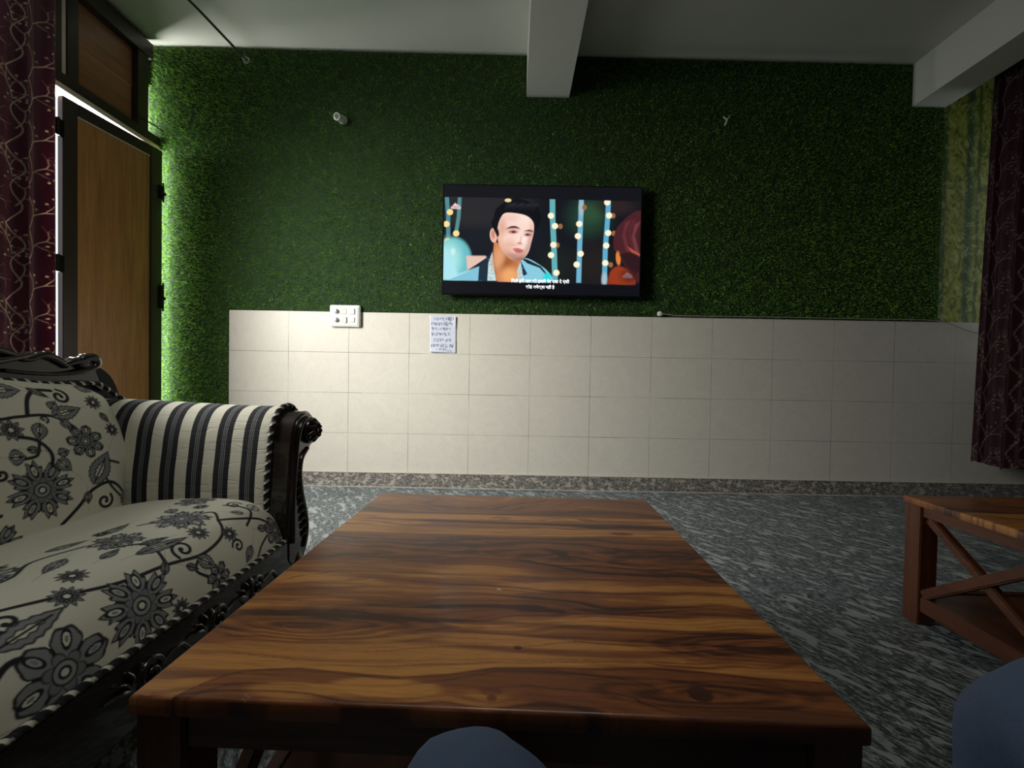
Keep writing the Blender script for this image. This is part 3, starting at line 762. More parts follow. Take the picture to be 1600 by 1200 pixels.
    ell(1354, 590, 17, 52, S(226, 130, 60), .3, -.1); poly(cp_([(1280, 785), (1300, 690), (1360, 650), (1440, 690), (1480, 785)]), S(150, 56, 30), 10); ell(1440, 720, 60, 50, S(60, 26, 24), .8, 0, .7)
    poly([(1360, 560), (1420, 650), (1480, 700), (1520, 690), (1520, 580), (1440, 540)], S(48, 24, 30), 12)
    # emblem of the channel, twice
    for ex, ey, col, am in ((158, 222, (240, 240, 244), 1.0), (1425, 722, (150, 130, 130), .6)):
        poly([(ex - 36, ey + 2), (ex - 20, ey - 12), (ex - 14, ey - 20), (ex - 4, ey - 30), (ex + 6, ey - 20), (ex + 22, ey - 14), (ex + 36, ey), (ex + 34, ey + 16), (ex - 34, ey + 14)], S(*col), 5, .85 * am)
    # letterbox bars
    put(sst(152, 148, PY - (PX - 66) * .008 + 4), S(19, 20, 26)); put(sst(776, 780, PY - (PX - 66) * .010), S(15, 16, 24))
    edge = np.minimum(np.minimum(PX - 66, 1520 - PX), np.minimum(PY - 50, 880 - PY)); put(sst(9, 7, edge), S(6, 6, 8))
    X = x0 + .004 + (PX - 66) / 1454 * (x1 - x0 - .008); Z = z1 - .004 - (PY - 50) / 830 * (z1 - z0 - .008)
    me = grid_mesh('screen', np.stack([X, np.full(X.shape, yf - .0012), Z], -1) - np.array(off), c)
    s = link('screen', me, tv, m_emit_attr('screen_picture', 1.0)); s['label'] = 'lit screen showing a dark haired man in a blue jacket, with two lines of subtitles'
    white = NT('subtitle_white'); white.base((.6, .6, .6)); white.b.inputs['Emission Color'].default_value = (.95, .97, 1, 1); white.b.inputs['Emission Strength'].default_value = .95
    red = NT('emblem_red'); red.base((.3, .02, .03)); red.b.inputs['Emission Color'].default_value = rgba(srgb(206, 40, 60)); red.b.inputs['Emission Strength'].default_value = .9
    def text(txt, px, py, width, m, bold=.0):
        cu = bpy.data.curves.new('subtitle', 'FONT'); cu.body = txt; cu.size = .05; cu.align_x = 'CENTER'; cu.align_y = 'CENTER'; cu.offset = bold; cu.extrude = .0003
        o = bpy.data.objects.new('subtitle', cu); C.objects.link(o)
        bpy.context.view_layer.update(); wd = max(o.dimensions.x, 1e-3)
        k = (width / 1454 * (x1 - x0)) / wd
        X_, Z_ = x0 + (px - 66) / 1454 * (x1 - x0), z1 - (py - 50) / 830 * (z1 - z0)
        dg = bpy.context.evaluated_depsgraph_get(); me2 = bpy.data.meshes.new_from_object(o.evaluated_get(dg)); bpy.data.objects.remove(o)
        R = Matrix.Translation((X_, yf - .0022, Z_)) @ Matrix.Rotation(PI / 2, 4, 'X') @ Matrix.Scale(k, 4)
        me2.transform(Matrix.Translation(-off) @ R)
        return link('subtitle', me2, s, m)
    text('\u093fमले हमें पाव को हमारे पेर दबा दे ऐसी', 786, 772, 425, white.m, .0012); text('कोई अपेक्षा नहीं है', 786, 815, 210, white.m, .0012)
    e = text('अल्ट्रा', 158, 226, 62, red.m, .001); e.name = 'emblem'
    grey = NT('emblem_pale'); grey.base((.2, .1, .1)); grey.b.inputs['Emission Color'].default_value = rgba(srgb(120, 60, 66)); grey.b.inputs['Emission Strength'].default_value = .8
    e = text('अल्ट्रा', 1425, 726, 66, grey.m, .0005); e.name = 'emblem'
television()

# ------------------------------------------------------------------ the two coffee tables
TW, TH = .905, .445
def top_colour(s, t):
    """figure of the six sheesham boards, s across and t from the front edge to the back, both 0..1"""
    gold, brown, dark, red = [np.array(srgb(*q)) for q in ((208, 144, 74), (142, 84, 48), (70, 40, 32), (132, 72, 40))]
    bounds = [0, .236, .372, .612, .785, 1.001]; c = np.zeros(s.shape + (3,))
    X, Y = s * TW, t * TW
    fine = fbm(X * 14, Y * 300, 5, 3); mid = fbm(X * 3, Y * 26, 8, 3); slow = fbm(X * 2.2, Y * 9, 12, 3)
    H = np.zeros(s.shape)                    # 0 pale sapwood, 1 dark heartwood
    bt = np.interp(s, [0, .06, .085, .12, .2, .29, .36, .43, .5, .6, .67, .75, .82, .9, 1], [0, 0, .03, .052, .062, .054, .050, .060, .078, .084, .084, .090, .086, .078, .073])
    below = sst(.004, -.003, t - bt - .004 * (mid - .5))
    k0 = t < .236
    ring = lambda d, f: .5 + .5 * np.sin(d * f * 2 * PI + 3 * slow)
    wob = .9 * (fbm(X * 6, Y * 22, 41, 4) - .5)
    EL = lambda cs, ct, rs_, rt: np.hypot((s - cs) / rs_, (t - ct) / rt) + wob
    e1 = EL(.12, .168, .30, .050); e2 = EL(1.03, .150, .26, .045); e3 = EL(.33, .026, .10, .022); e4 = EL(.80, .040, .16, .028)
    h = .14 + .30 * sst(.45, .6, mid) + .62 * sst(1.15, .75, e1) * (.45 + .55 * ring(e1, 4)) + .55 * sst(1.25, .7, e2) * (.45 + .55 * ring(e2, 4))
    h += .5 * sst(.012, .002, np.abs(t - .118 - .012 * np.sin(s * 7) - .02 * s)) * sst(.25, .6, s) + .35 * sst(.010, .002, np.abs(t - .205 + .022 * s)) + .35 * sst(.006, .001, np.abs(t - .178 + .03 * s)) * sst(.3, .5, s)
    hb = .70 + .25 * ring(e4, 3) * sst(1.4, .8, e4) + .2 * (mid - .5) - .55 * sst(1.1, .6, e3) - .45 * sst(1.2, .6, np.hypot((s - .21) / .07, (t - .018) / .02)) - .3 * sst(1.2, .5, np.hypot((s - .46) / .1, (t - .012) / .02))
    hb += .25 * sst(.006, 0, np.abs(t - bt + .018 + .01 * np.sin(s * 9)))
    h0 = h * (1 - below) + hb * below
    h0 += .35 * sst(.004, .001, np.abs(t - bt - .004 * (mid - .5))) * (s > .06)
    H = np.where(k0, h0, H)
    k1 = (t >= .236) & (t < .372); h1 = .24 + .35 * sst(.5, .66, mid) + .3 * sst(.012, .002, np.abs(t - .245)) + .25 * sst(.55, .9, s) * sst(.30, .36, t)
    H = np.where(k1, h1, H)
    k2 = (t >= .372) & (t < .612)
    e5 = EL(.93, .475, .42, .075); e6 = EL(.05, .50, .44, .085); e7 = EL(.46, .400, .13, .05)
    h2 = .62 + .2 * (mid - .5) + .30 * ring(e5, 3.5) * sst(1.3, .8, e5) + .25 * ring(e6, 4) * sst(1.3, .8, e6) - .50 * sst(1.5, .1, e7) + .15 * sst(.55, .61, t) - .25 * sst(.45, .39, t) * sst(.5, .1, s)
    h2 += .35 * sst(.010, .002, np.abs(t - .40 - .06 * sst(.75, .5, s) )) * sst(.48, .55, s)
    H = np.where(k2, h2, H)
    k3 = (t >= .612) & (t < .785)
    h3 = .16 + .3 * sst(.5, .66, mid) + .75 * sst(.016, .004, np.abs(t - .735 + .035 * s + .02 * (slow - .5))) * sst(.1, .25, s) + .6 * sst(1.2, .7, np.hypot((s - .83) / .035, (t - .650) / .012)) + .6 * sst(1.2, .7, np.hypot((s - .86) / .16, (t - .70) / .022))
    H = np.where(k3, h3, H)
    k4 = t >= .785; e8 = EL(.30, .86, .42, .07)
    h4 = .58 + .25 * (mid - .5) + .22 * ring(e8, 4) * sst(1.3, .8, e8) + .12 * sst(.6, .9, s)
    H = np.where(k4, h4, H)
    kn = lambda cs, ct, r: sst(1.3, .6, np.hypot((s - cs) / r, (t - ct) / (r * .8)))
    H = H + .9 * kn(.80, .040, .016) + .5 * kn(.50, .018, .007) + .6 * kn(.535, .128, .007)
    # growth rings: streaks follow the contours of a gently warped field, a different one in each board
    bi = np.digitize(t, bounds[1:-1]) * 7.3 + np.where(below > .5, 3.1, 0) * k0
    g = Y * 55 + 9.0 * (fbm(X * 2.6 + bi, Y * 5 + bi, 61, 3) - .5) + 1.2 * (fbm(X * 9, Y * 30, 63, 3) - .5)
    for cs, ct, a_, rs_, rt in ((.12, .168, 3.2, .22, .05), (1.0, .150, -3.0, .2, .05), (.80, .040, 2.4, .07, .03), (.93, .475, 3.4, .3, .07), (.05, .50, -3.2, .3, .08), (.30, .86, 3.0, .3, .07), (.50, .02, 1.2, .04, .02), (.33, .03, 2.0, .09, .03)):
        g = g + a_ * np.exp(-((s - cs) / rs_) ** 2 - ((t - ct) / rt) ** 2)
    ring1 = fbm(g * .9, X * .8 + bi, 71, 5); ring2 = fbm(g * 3.2, X * 1.5 + bi, 73, 3)
    lines = sst(.60, .72, ring2)
    H = np.clip(H * .92 + .30 * (fine - .5) + .95 * (ring1 - .5) + .28 * lines - .02, 0, 1.15)
    a = sst(0, .5, H)[..., None]; b_ = sst(.45, 1.05, H)[..., None]
    c = gold * (1 - a) + brown * a; c = c * (1 - b_) + dark * b_
    rd = (.5 * fbm(X * 4, Y * 7, 31, 3))[..., None]; c = c * (1 - rd * .5) + red * rd * .5 * (1 - .6 * b_)
    c *= (.80 + .40 * fine)[..., None]
    for bd in bounds[1:-1]: c *= (1 - .55 * sst(.0016, .0004, np.abs(t - bd)))[..., None]
    # scuffs
    rs = random.Random(11)
    for k in range(26):
        ps, pt, L, a_ = rs.random(), rs.random() ** 1.3, rs.uniform(.002, .012), rs.uniform(-.6, .9)
        u = (s - ps) * math.cos(a_) + (t - pt) * math.sin(a_); v = -(s - ps) * math.sin(a_) + (t - pt) * math.cos(a_)
        m = (sst(.0011, .0003, np.abs(v)) * (np.abs(u) < L) * .35)[..., None]; c = c * (1 - m) + np.array(srgb(206, 188, 170)) * m
    u = np.hypot((s - .492) / .005, (t - .316) / .004); m = (sst(1.1, .7, u) * .8)[..., None]; c = c * (1 - m) + np.array(srgb(210, 206, 200)) * m
    return c
def make_table(name, label, fine):
    root = thing(name, label, 'table', (0, 0, 0))
    n = fine; th = .024
    g = np.linspace(0, 1, n); s, t = np.meshgrid(g, g, indexing='ij')
    P = np.stack([s * TW, t * TW, TH + 0 * s], -1); c = top_colour(s, t)
    # a rounded edge, then the side faces, all one grid skirt
    d = .004
    ins = np.array([d, d * .3, 0, 0, .002]); dz = np.array([0, -.0012, -.004, -.020, -th])
    core = P.copy(); core[..., 0] = d + s * (TW - 2 * d); core[..., 1] = d + t * (TW - 2 * d)
    me = grid_mesh('tabletop', core, c)
    bm = bmesh.new(); bm.from_mesh(me); cl = bm.verts.layers.float_color.get('Col')
    e = [x for x in bm.edges if x.is_boundary]; prev = e
    m = min(n, 160)
    sk = bmesh.new(); bmesh.ops  # skirt built separately, welded by position
    bm.free()
    path = [(d, d), (TW - d, d), (TW - d, TW - d), (d, TW - d)]
    pts = []
    for i in range(4):
        a, b_ = np.array(path[i]), np.array(path[(i + 1) % 4])
        for k in range(n - 1): pts.append(a + (b_ - a) * k / (n - 1))
    pts.append(pts[0]); pts = np.array(pts)
    cen = np.array([TW / 2, TW / 2]); rows, cols = [], []
    for k, (o_, z) in enumerate(zip([0, .0028, .004, .004, .0035], dz)):
        q = pts + np.clip(np.sign((pts - cen) * (np.abs(pts - cen) > TW / 2 - d - 1e-6)), -1, 1) * o_
        rows.append(np.concatenate([q, np.full((len(q), 1), TH + z)], 1))
        cols.append(top_colour(np.clip(q[:, 0] / TW, 0, 1), np.clip(q[:, 1] / TW, 0, 1)) * (.9 if k > 1 else 1))
    R = np.stack(rows, 1); K = np.stack(cols, 1)
    sk = grid_mesh('skirt', R, K)
    under = grid_mesh('under', np.stack([np.array([[.001, .001], [TW - .001, .001]]), np.array([[.001, TW - .001], [TW - .001, TW - .001]])], 0).reshape(2, 2, 2).astype(float) @ np.array([[1, 0, 0], [0, 1, 0]]) + np.array([0, 0, TH - th]), np.full((2, 2, 3), .05))
    bm = bmesh.new()
    for x in (me, sk, under): bm.from_mesh(x)
    out = bpy.data.meshes.new('tabletop'); bm.to_mesh(out); bm.free()
    for x in (me, sk, under): bpy.data.meshes.remove(x)
    link('tabletop', out, root, M_tabletop)
    i0, lw = .004, .062
    for x in (i0, TW - i0 - lw):
        for y in (i0, TW - i0 - lw):
            obj('leg', bx(x, x + lw, y, y + lw, 0, TH - th, .003), M_brownz, root)
    az0 = .373
    for y in (i0 + .006, TW - i0 - .030):
        obj('apron', bx(i0 + lw, TW - i0 - lw, y, y + .024, az0, TH - th, .002), M_brownx, root)
    for x in (i0 + .006, TW - i0 - .030):
        obj('apron', bx(x, x + .024, i0 + lw, TW - i0 - lw, az0 + .012, TH - th, .002), M_brown, root)
    b = nb(); box(b, i0 + .012, TW - i0 - .012, i0 + lw * .5, TW - i0 - lw * .5, .088, .100, .002)
    for x in (i0 + .004, TW - i0 - .034): box(b, x, x + .030, i0 + lw, TW - i0 - lw, .050, .104, .003)
    for y in (i0 + .004, TW - i0 - .034): box(b, i0 + lw, TW - i0 - lw, y, y + .030, .050, .104, .003)
    obj('lower_shelf', b, M_brown, root)
    # crossed braces in both sides
    y0, y1, z0, z1 = i0 + lw - .004, TW - i0 - lw + .004, .102, az0 + .014
    ym = (y0 + y1) / 2
    for x in (i0 + .022, TW - i0 - .022):
        obj('middle_post', bx(x - .018, x + .018, ym - .020, ym + .020, z0, z1, .003), M_brownz, root)
        for ya, yb in ((y0, ym - .016), (ym + .016, y1)):
            L = math.hypot(yb - ya, z1 - z0); an = math.atan2(z1 - z0, yb - ya)
            for sg in (1, -1):
                Mx = Matrix.Translation((x + .006 * sg, (ya + yb) / 2, (z0 + z1) / 2)) @ Matrix.Rotation(an * sg, 4, 'X')
                obj('cross_brace', bx(-.013, .013, -L / 2 + .012, L / 2 - .012, -.016, .016, .004, Mx), M_brown, root)
    return root
t1 = make_table('coffee_table', 'glossy brown plank coffee table in front of the sofa, its top seen whole', 720)
t1.location = (-.4731, .5057, 0); t1.rotation_euler = (0, 0, -.0264); t1['group'] = 'matching coffee tables'
def copy_tree(o, parent=None):
    c = o.copy(); C.objects.link(c); c.parent = parent
    for ch in o.children: copy_tree(ch, c)
    return c
t2 = copy_tree(t1); t2['label'] = 'brown wooden coffee table with crossed side braces, cut off at the right edge'
t2.rotation_euler = (0, 0, -.03); t2.location = (1.413, .605, 0)

# ------------------------------------------------------------------ the sofa along the left side, facing the tables
def resample(pts, n):
    P = np.array([tuple(p) for p in catmull([(a, 0, b) for a, b in pts], 14)])[:, [0, 2]]
    d = np.concatenate([[0], np.cumsum(np.hypot(*np.diff(P, axis=0).T))]); q = np.linspace(0, d[-1], n)
    return np.stack([np.interp(q, d, P[:, 0]), np.interp(q, d, P[:, 1])], 1), q
def rope(name, pts, r, parent, twist=.016, m=None):
    """a two-tone twisted cord"""
    P = [Vector(p) for p in pts]; d = [0]
    for i in range(1, len(P)): d.append(d[-1] + (P[i] - P[i - 1]).length)
    n = int(d[-1] / .0022); na = 12
    idx = np.linspace(0, d[-1], n); A = np.array([tuple(p) for p in P]); Q = np.stack([np.interp(idx, d, A[:, k]) for k in range(3)], 1)
    T = np.gradient(Q, axis=0); T /= np.linalg.norm(T, axis=1)[:, None] + 1e-9
    ref = np.array([.31, .2, .93]); N = np.cross(T, ref); N /= np.linalg.norm(N, axis=1)[:, None]; B = np.cross(T, N)
    a = np.linspace(0, 2 * PI, na + 1)[None]; ph = (idx / twist * 2 * PI)[:, None]
    w = np.cos(2 * a - ph); R = r * (.82 + .22 * np.abs(np.cos(a - ph / 2)))
    G = Q[:, None] + (N[:, None] * np.cos(a)[..., None] + B[:, None] * np.sin(a)[..., None]) * R[..., None]
    col = np.where((np.sin(a - ph / 2) > .62)[..., None], CREAM * .9, BLACK)
    return link(name, grid_mesh(name, G, col), parent, M_floral)
YC = .445                                   # middle of the sofa
def mirror_y(p): return 2 * YC - p
seat_prof = [(-1.36, .385), (-1.30, .402), (-1.20, .420), (-1.05, .432), (-.93, .430), (-.865, .412), (-.822, .378), (-.797, .335), (-.784, .292), (-.778, .262)]
back_prof = [(-1.285, .375), (-1.292, .43), (-1.318, .55), (-1.352, .65), (-1.392, .73), (-1.425, .785), (-1.455, .803), (-1.48, .800)]
def seat_point_grid(nu, nv, y0=-.54, y1=1.425):
    P, v = resample(seat_prof, nv)
    Y = np.concatenate([np.linspace(y0, .3, 60)[:-1], np.linspace(.3, y1, nu)])
    G = np.zeros((len(Y), nv, 3)); G[..., 0] = P[:, 0]; G[..., 2] = P[:, 1]; G[..., 1] = Y[:, None]
    end = np.minimum(np.clip((y1 - Y) / .10, 0, 1), np.clip((Y - y0) / .10, 0, 1)); end = np.sqrt(1 - (1 - end) ** 2)
    G[..., 2] -= ((1 - end) * .045)[:, None] * sst(.28, .40, P[:, 1])[None]
    G[..., 2] += .004 * (fbm(G[..., 1] * 5, G[..., 0] * 5, 3) - .5)
    return G, Y, v
def back_point_grid(nu, nv, y0=-.56, y1=1.452):
    P, v = resample(back_prof, nv)
    s = np.concatenate([np.linspace(0, .42, 60)[:-1], np.linspace(.42, 1, nu)])
    zz = P[:, 1]; ye = y1 - .065 * sst(.62, .38, zz) - .05 * sst(.74, .81, zz) ** 2
    G = np.zeros((len(s), nv, 3)); yn = mirror_y(ye)
    G[..., 1] = yn[None] + (ye - yn)[None] * s[:, None]
    edge = np.minimum(np.clip((1 - s) * 2 / .09, 0, 1), np.clip(s * 2 / .09, 0, 1)); edge = np.sqrt(np.clip(1 - (1 - edge) ** 2, 0, 1))
    G[..., 0] = P[:, 0][None] - (1 - edge)[:, None] * .045
    yy = G[..., 1]; top = .010 * sst(.9, .35, np.abs(yy - YC)) + .012 * sst(1.32, 1.16, yy) * (yy > .6)
    G[..., 2] = P[:, 1][None] + (top - .02 * (1 - edge)[:, None]) * sst(.5, .8, P[:, 1])[None]
    return G, s, v
def seat_pattern(U, V, shift=0):
    c = Canvas(U, V, CREAM); F = c.flower; L = c.leaf; S = c.stem; D = c.daisy
    for a in SEAT_ART: getattr(c, a[0])(*a[1], **a[2])
    return c.c
def back_pattern(U, V):
    c = Canvas(U, V, CREAM)
    for a in BACK_ART: getattr(c, a[0])(*a[1], **a[2])
    return c.c
# motifs: kind, position (along the sofa, down the cloth), size; laid out as the print runs
def art(L):
    out = []
    for q in L:
        kw = {}
        if isinstance(q[-1], dict): kw = q[-1]; q = q[:-1]
        out.append((q[0], q[1:], kw))
    return out
SEAT_ART = art([
    # stems first, flowers over them
    ('stem', [(.60, .40), (.72, .47), (.86, .53), (.98, .55), (1.08, .57), (1.17, .55), (1.21, .50)], .0045),
    ('stem', [(1.21, .50), (1.27, .53), (1.33, .56), (1.37, .60)], .0045), ('stem', [(.98, .55), (1.0, .47), (.96, .42), (1.01, .40)], .004),
    ('stem', [(.86, .53), (.88, .57), (.88, .60)], .004), ('stem', [(.60, .62), (.66, .57), (.72, .60)], .0055), ('stem', [(1.21, .50), (1.24, .46), (1.20, .43)], .004),
    ('stem', [(.70, .34), (.80, .37), (.88, .33), (.96, .36)], .004), ('stem', [(1.10, .36), (1.16, .40)], .004), ('stem', [(1.07, .57), (1.04, .60), (1.08, .64)], .004),
    ('stem', [(1.30, .45), (1.33, .52), (1.27, .56)], .004), ('stem', [(1.33, .62), (1.29, .64), (1.26, .67)], .004),
    ('curl', (1.045, .535), .030, 2.6, 1.2, 1, .004), ('curl', (1.32, .47), .024, .4, 1.2, -1, .0035), ('curl', (.70, .50), .026, 1.2, 1.2, 1, .004), ('curl', (1.20, .60), .022, 3.4, 1.2, 1, .0035),
    ('flower', (.885, .602), .080, 8, .3, .10), ('flower', (.722, .632), .078, 6, .9, .03), ('flower', (1.165, .425), .068, 8, .1, .10),
    ('flower', (1.375, .618), .052, 6, .5, .02), ('flower', (1.000, .400), .052, 7, .2, .08), ('flower', (.80, .30), .066, 8, .6, .10), ('flower', (.60, .44), .070, 8, .2, .1),
    ('flower', (1.33, .34), .055, 7, .4, .08), ('flower', (1.10, .645), .040, 6, .2, .05),
    ('daisy', (.840, .462), .028), ('daisy', (.791, .507), .030), ('daisy', (1.123, .509), .030), ('daisy', (1.195, .556), .028), ('daisy', (.66, .38), .028), ('daisy', (1.27, .40), .024), ('daisy', (.97, .66), .026),
    ('leaf', (.655, .54), (.775, .525), .026), ('leaf', (.955, .487), (1.09, .508), .018), ('leaf', (.99, .462), (1.06, .480), .012), ('leaf', (.91, .45), (.965, .44), .014),
    ('leaf', (1.06, .57), (1.10, .62), .022), ('leaf', (1.335, .522), (1.385, .50), .022, dict(light=True)), ('leaf', (1.30, .585), (1.345, .60), .014), ('leaf', (.90, .38), (.83, .41), .018),
    ('leaf', (1.02, .575), (1.05, .60), .012), ('leaf', (1.02, .33), (1.12, .32), .020), ('leaf', (1.24, .33), (1.20, .37), .018), ('leaf', (1.25, .62), (1.21, .66), .018),
    ('leaf', (.58, .56), (.65, .50), .026), ('leaf', (.96, .57), (.99, .535), .012), ('leaf', (.53, .64), (.62, .66), .024), ('leaf', (1.30, .52), (1.27, .49), .013, dict(light=True)),
    ('leaf', (1.39, .44), (1.40, .37), .018), ('leaf', (.93, .30), (1.0, .33), .018), ('daisy', (1.04, .32), .02)])
for k_, (y_, v_) in enumerate(((.40, .58), (.15, .45), (-.10, .60), (-.33, .42), (.30, .36), (-.45, .62))):
    SEAT_ART += art([('flower', (y_, v_), .072, 7 + k_ % 2, .3 * k_, .08), ('leaf', (y_ + .09, v_ - .05), (y_ + .17, v_ - .08), .02), ('daisy', (y_ + .11, v_ + .04), .028), ('curl', (y_ - .1, v_ - .06), .026)])
BACK_ART = art([
    ('stem', [(1.00, .40), (1.08, .345), (1.14, .345), (1.22, .345), (1.27, .31), (1.285, .27)], .0045), ('stem', [(1.165, .35), (1.185, .40), (1.215, .428), (1.26, .432)], .0055),
    ('stem', [(1.12, .29), (1.16, .275), (1.185, .235), (1.175, .19), (1.165, .16)], .005), ('stem', [(1.165, .27), (1.15, .235), (1.115, .23)], .004), ('stem', [(1.17, .03), (1.22, .065), (1.27, .105), (1.33, .115), (1.375, .07)], .005),
    ('stem', [(.70, .30), (.82, .34), (.92, .30), (1.02, .28)], .0045), ('stem', [(.85, .06), (.95, .08), (1.04, .10)], .0045), ('stem', [(1.30, .18), (1.33, .10), (1.36, .06)], .004), ('stem', [(1.33, .19), (1.37, .17)], .004),
    ('curl', (1.275, .412), .026, 1.5, 1.25, -1, .0045), ('curl', (1.300, .062), .026, .6, 1.2, -1, .0045), ('curl', (1.06, .20), .018, 2, 1.2, 1, .004), ('curl', (1.20, .335), .012, 5, 1, 1, .003),
    ('flower', (1.140, .140), .078, 8, .15, .10), ('flower', (1.288, .258), .054, 7, 1.2, .02), ('flower', (.90, .36), .07, 7, 0, .08), ('flower', (.74, .16), .078, 8, 0, .1), ('flower', (1.02, .02), .06, 7, 0, .08),
    ('daisy', (1.366, .388), .028), ('daisy', (1.112, .310), .032, 9), ('daisy', (1.382, .045), .028), ('daisy', (1.385, .285), .026, 9), ('daisy', (.98, .20), .026),
    ('leaf', (1.225, .345), (1.32, .372), .026), ('leaf', (1.23, .365), (1.255, .395), .018), ('leaf', (1.185, .325), (1.165, .27), .022), ('leaf', (1.245, .335), (1.262, .295), .016), ('leaf', (1.195, .435), (1.245, .405), .012),
    ('leaf', (1.275, .12), (1.345, .215), .034, .12, 9), ('leaf', (1.10, .43), (1.18, .425), .030), ('leaf', (1.08, .462), (1.15, .455), .016), ('leaf', (1.255, .105), (1.25, .065), .014), ('leaf', (1.085, .24), (1.125, .235), .024),
    ('leaf', (1.195, .215), (1.225, .175), .022), ('leaf', (1.13, .255), (1.165, .245), .012), ('leaf', (1.20, .23), (1.235, .235), .016), ('leaf', (1.37, .35), (1.385, .31), .014), ('leaf', (1.34, .455), (1.39, .43), .02),
    ('leaf', (.86, .24), (.95, .26), .024), ('leaf', (1.0, .34), (1.04, .38), .022), ('leaf', (.60, .3), (.68, .34), .024)])
for k_, y_ in enumerate((.50, .25, .0, -.25, -.45)):
    BACK_ART += art([('flower', (y_, .14 + .18 * (k_ % 2)), .075, 8, .3 * k_, .09), ('flower', (y_ + .1, .38 - .2 * (k_ % 2)), .05, 6, .3, .03), ('leaf', (y_ - .08, .3), (y_ - .02, .36), .024), ('daisy', (y_ + .13, .08), .028)])
def sofa():
    root = thing('sofa', 'carved black wooden sofa upholstered in cream cloth with black flowers and a striped rolled arm', 'sofa', (0, 0, 0))
    G, Y, v = seat_point_grid(620, 400)
    U, V = np.meshgrid(Y, v, indexing='ij')
    link('seat_cushion', grid_mesh('seat_cushion', G, seat_pattern(U, V)), root, M_floral)
    G, s, v = back_point_grid(420, 240)
    U = G[..., 1]; V = np.broadcast_to(v[None], U.shape)
    link('back_cushion', grid_mesh('back_cushion', G, back_pattern(U, V)), root, M_floral)
    # structure under the cushions
    obj('seat_deck', bx(-1.50, -.87, mirror_y(1.43), 1.43, .16, .36, .01), M_backcloth, root)
    # carved front rail
    b = nb(); pr = []
    N = 60
    for k in range(N + 1):
        y = mirror_y(1.45) + (1.45 - mirror_y(1.45)) * k / N; q = abs(y - YC)
        pr.append((y, .135 + .02 * math.cos(q * 9) - .045 * math.exp(-(q / .16) ** 2) - .02 * math.exp(-((q - .8) / .1) ** 2)))
    outl = pr + [(1.45, .272), (mirror_y(1.45), .272)]
    prism(b, outl, -.80, -.766, 'x', .004)
    rail = obj('front_rail', b, M_blackwood, root, True)
    def spiral(cy, cz, R, a0, turns, sg, x, r, tail=None):
        pts = []
        if tail: pts += [(x, cy + t[0], cz + t[1]) for t in tail]
        for k in range(30):
            q = k / 29; rr = R * (1 - .82 * q); a = a0 + sg * q * turns * 2 * PI; pts.append((x + .004 * q, cy + rr * math.cos(a), cz + rr * math.sin(a)))
        b = nb(); tube(b, catmull(pts, 2), r, 8, True, lambda q: r * (1.1 - .5 * abs(2 * q - 1))); obj('scroll_carving', b, M_blackwood, rail, True)
    for cy in (YC - .78, YC - .42, YC + .42, YC + .78, YC + .62, YC - .62):
        sg = 1 if cy > YC else -1
        spiral(cy, .205, .034, 0 if sg > 0 else PI, 1.4, sg, -.764, .008, [(.12 * sg, -.035), (.085 * sg, .01)])
        for k in range(4):
            b = nb(); a = .5 + k * .45; tube(b, catmull([(-.765, cy - .04 * sg, .20), (-.757, cy - sg * (.04 + .035 * math.cos(a)), .20 + .03 * math.sin(a)), (-.763, cy - sg * (.04 + .07 * math.cos(a)), .20 + .055 * math.sin(a) - .01)], 4), .006, 6, True, lambda q: .006 * (1 - .6 * q)); obj('leaf_carving', b, M_blackwood, rail, True)
    spiral(YC, .19, .04, 0, 1.5, 1, -.764, .010)
    rope('cord', [(-.772, y, .2765) for y in np.linspace(mirror_y(1.41), 1.41, 60)], .0075, root)
    # legs
    for y in (mirror_y(1.47), 1.47):
        b = nb(); tube(b, catmull([(-.80, y, .20), (-.775, y, .14), (-.765, y, .08), (-.785, y, .035), (-.765, y, .0)]), .03, 14, True, lambda q: .042 - .022 * min(1, q * 1.4) + (.014 if q > .93 else 0))
        obj('leg', b, M_blackwood, root, True)
        obj('leg', bx(-1.56, -1.51, y - .03, y + .03, 0, .2, .006), M_blackwood, root)
    # arms: striped roll with a carved front post
    arm = [(1.404, .372), (1.402, .43), (1.406, .50), (1.415, .56), (1.424, .62), (1.440, .672), (1.470, .711), (1.515, .728), (1.562, .722), (1.594, .690), (1.602, .640), (1.585, .596), (1.562, .560), (1.552, .48), (1.550, .36), (1.550, .22)]
    post = [(1.400, .20), (1.398, .30), (1.404, .42), (1.414, .52), (1.422, .60), (1.436, .655), (1.462, .693), (1.500, .712), (1.545, .708), (1.578, .685), (1.592, .650), (1.588, .612), (1.562, .580), (1.520, .556), (1.492, .528), (1.482, .490), (1.490, .440), (1.515, .385), (1.540, .330), (1.552, .275), (1.545, .225), (1.525, .19), (1.50, .165), (1.44, .16)]
    for side in (1, -1):
        f = (lambda y: y) if side == 1 else mirror_y
        P, v = resample(arm, 90); nx = 200
        xs = np.linspace(-1.52, -.828, nx); G = np.zeros((nx, 90, 3)); G[..., 0] = xs[:, None]; G[..., 1] = f(P[:, 0])[None]; G[..., 2] = P[:, 1][None]
        rise = sst(-.95, -1.45, xs) * .016; G[..., 2] += rise[:, None] * sst(.4, .7, P[:, 1])[None]
        G[..., 1] -= side * (sst(-.86, -.828, xs) * .004)[:, None] * -1
        G[..., 2] += (.0035 * (fbm(G[..., 0] * 7, G[..., 2] * 16 + G[..., 1] * 10, 4) - .5)) * sst(.42, .5, P[:, 1])[None]
        link('arm', grid_mesh('arm', G, None), root, M_stripe)
        b = nb(); oc = [(f(p.x), p.z) for p in catmull([(y, 0, z) for y, z in post] + [(post[0][0], 0, post[0][1])], 5)][:-1]
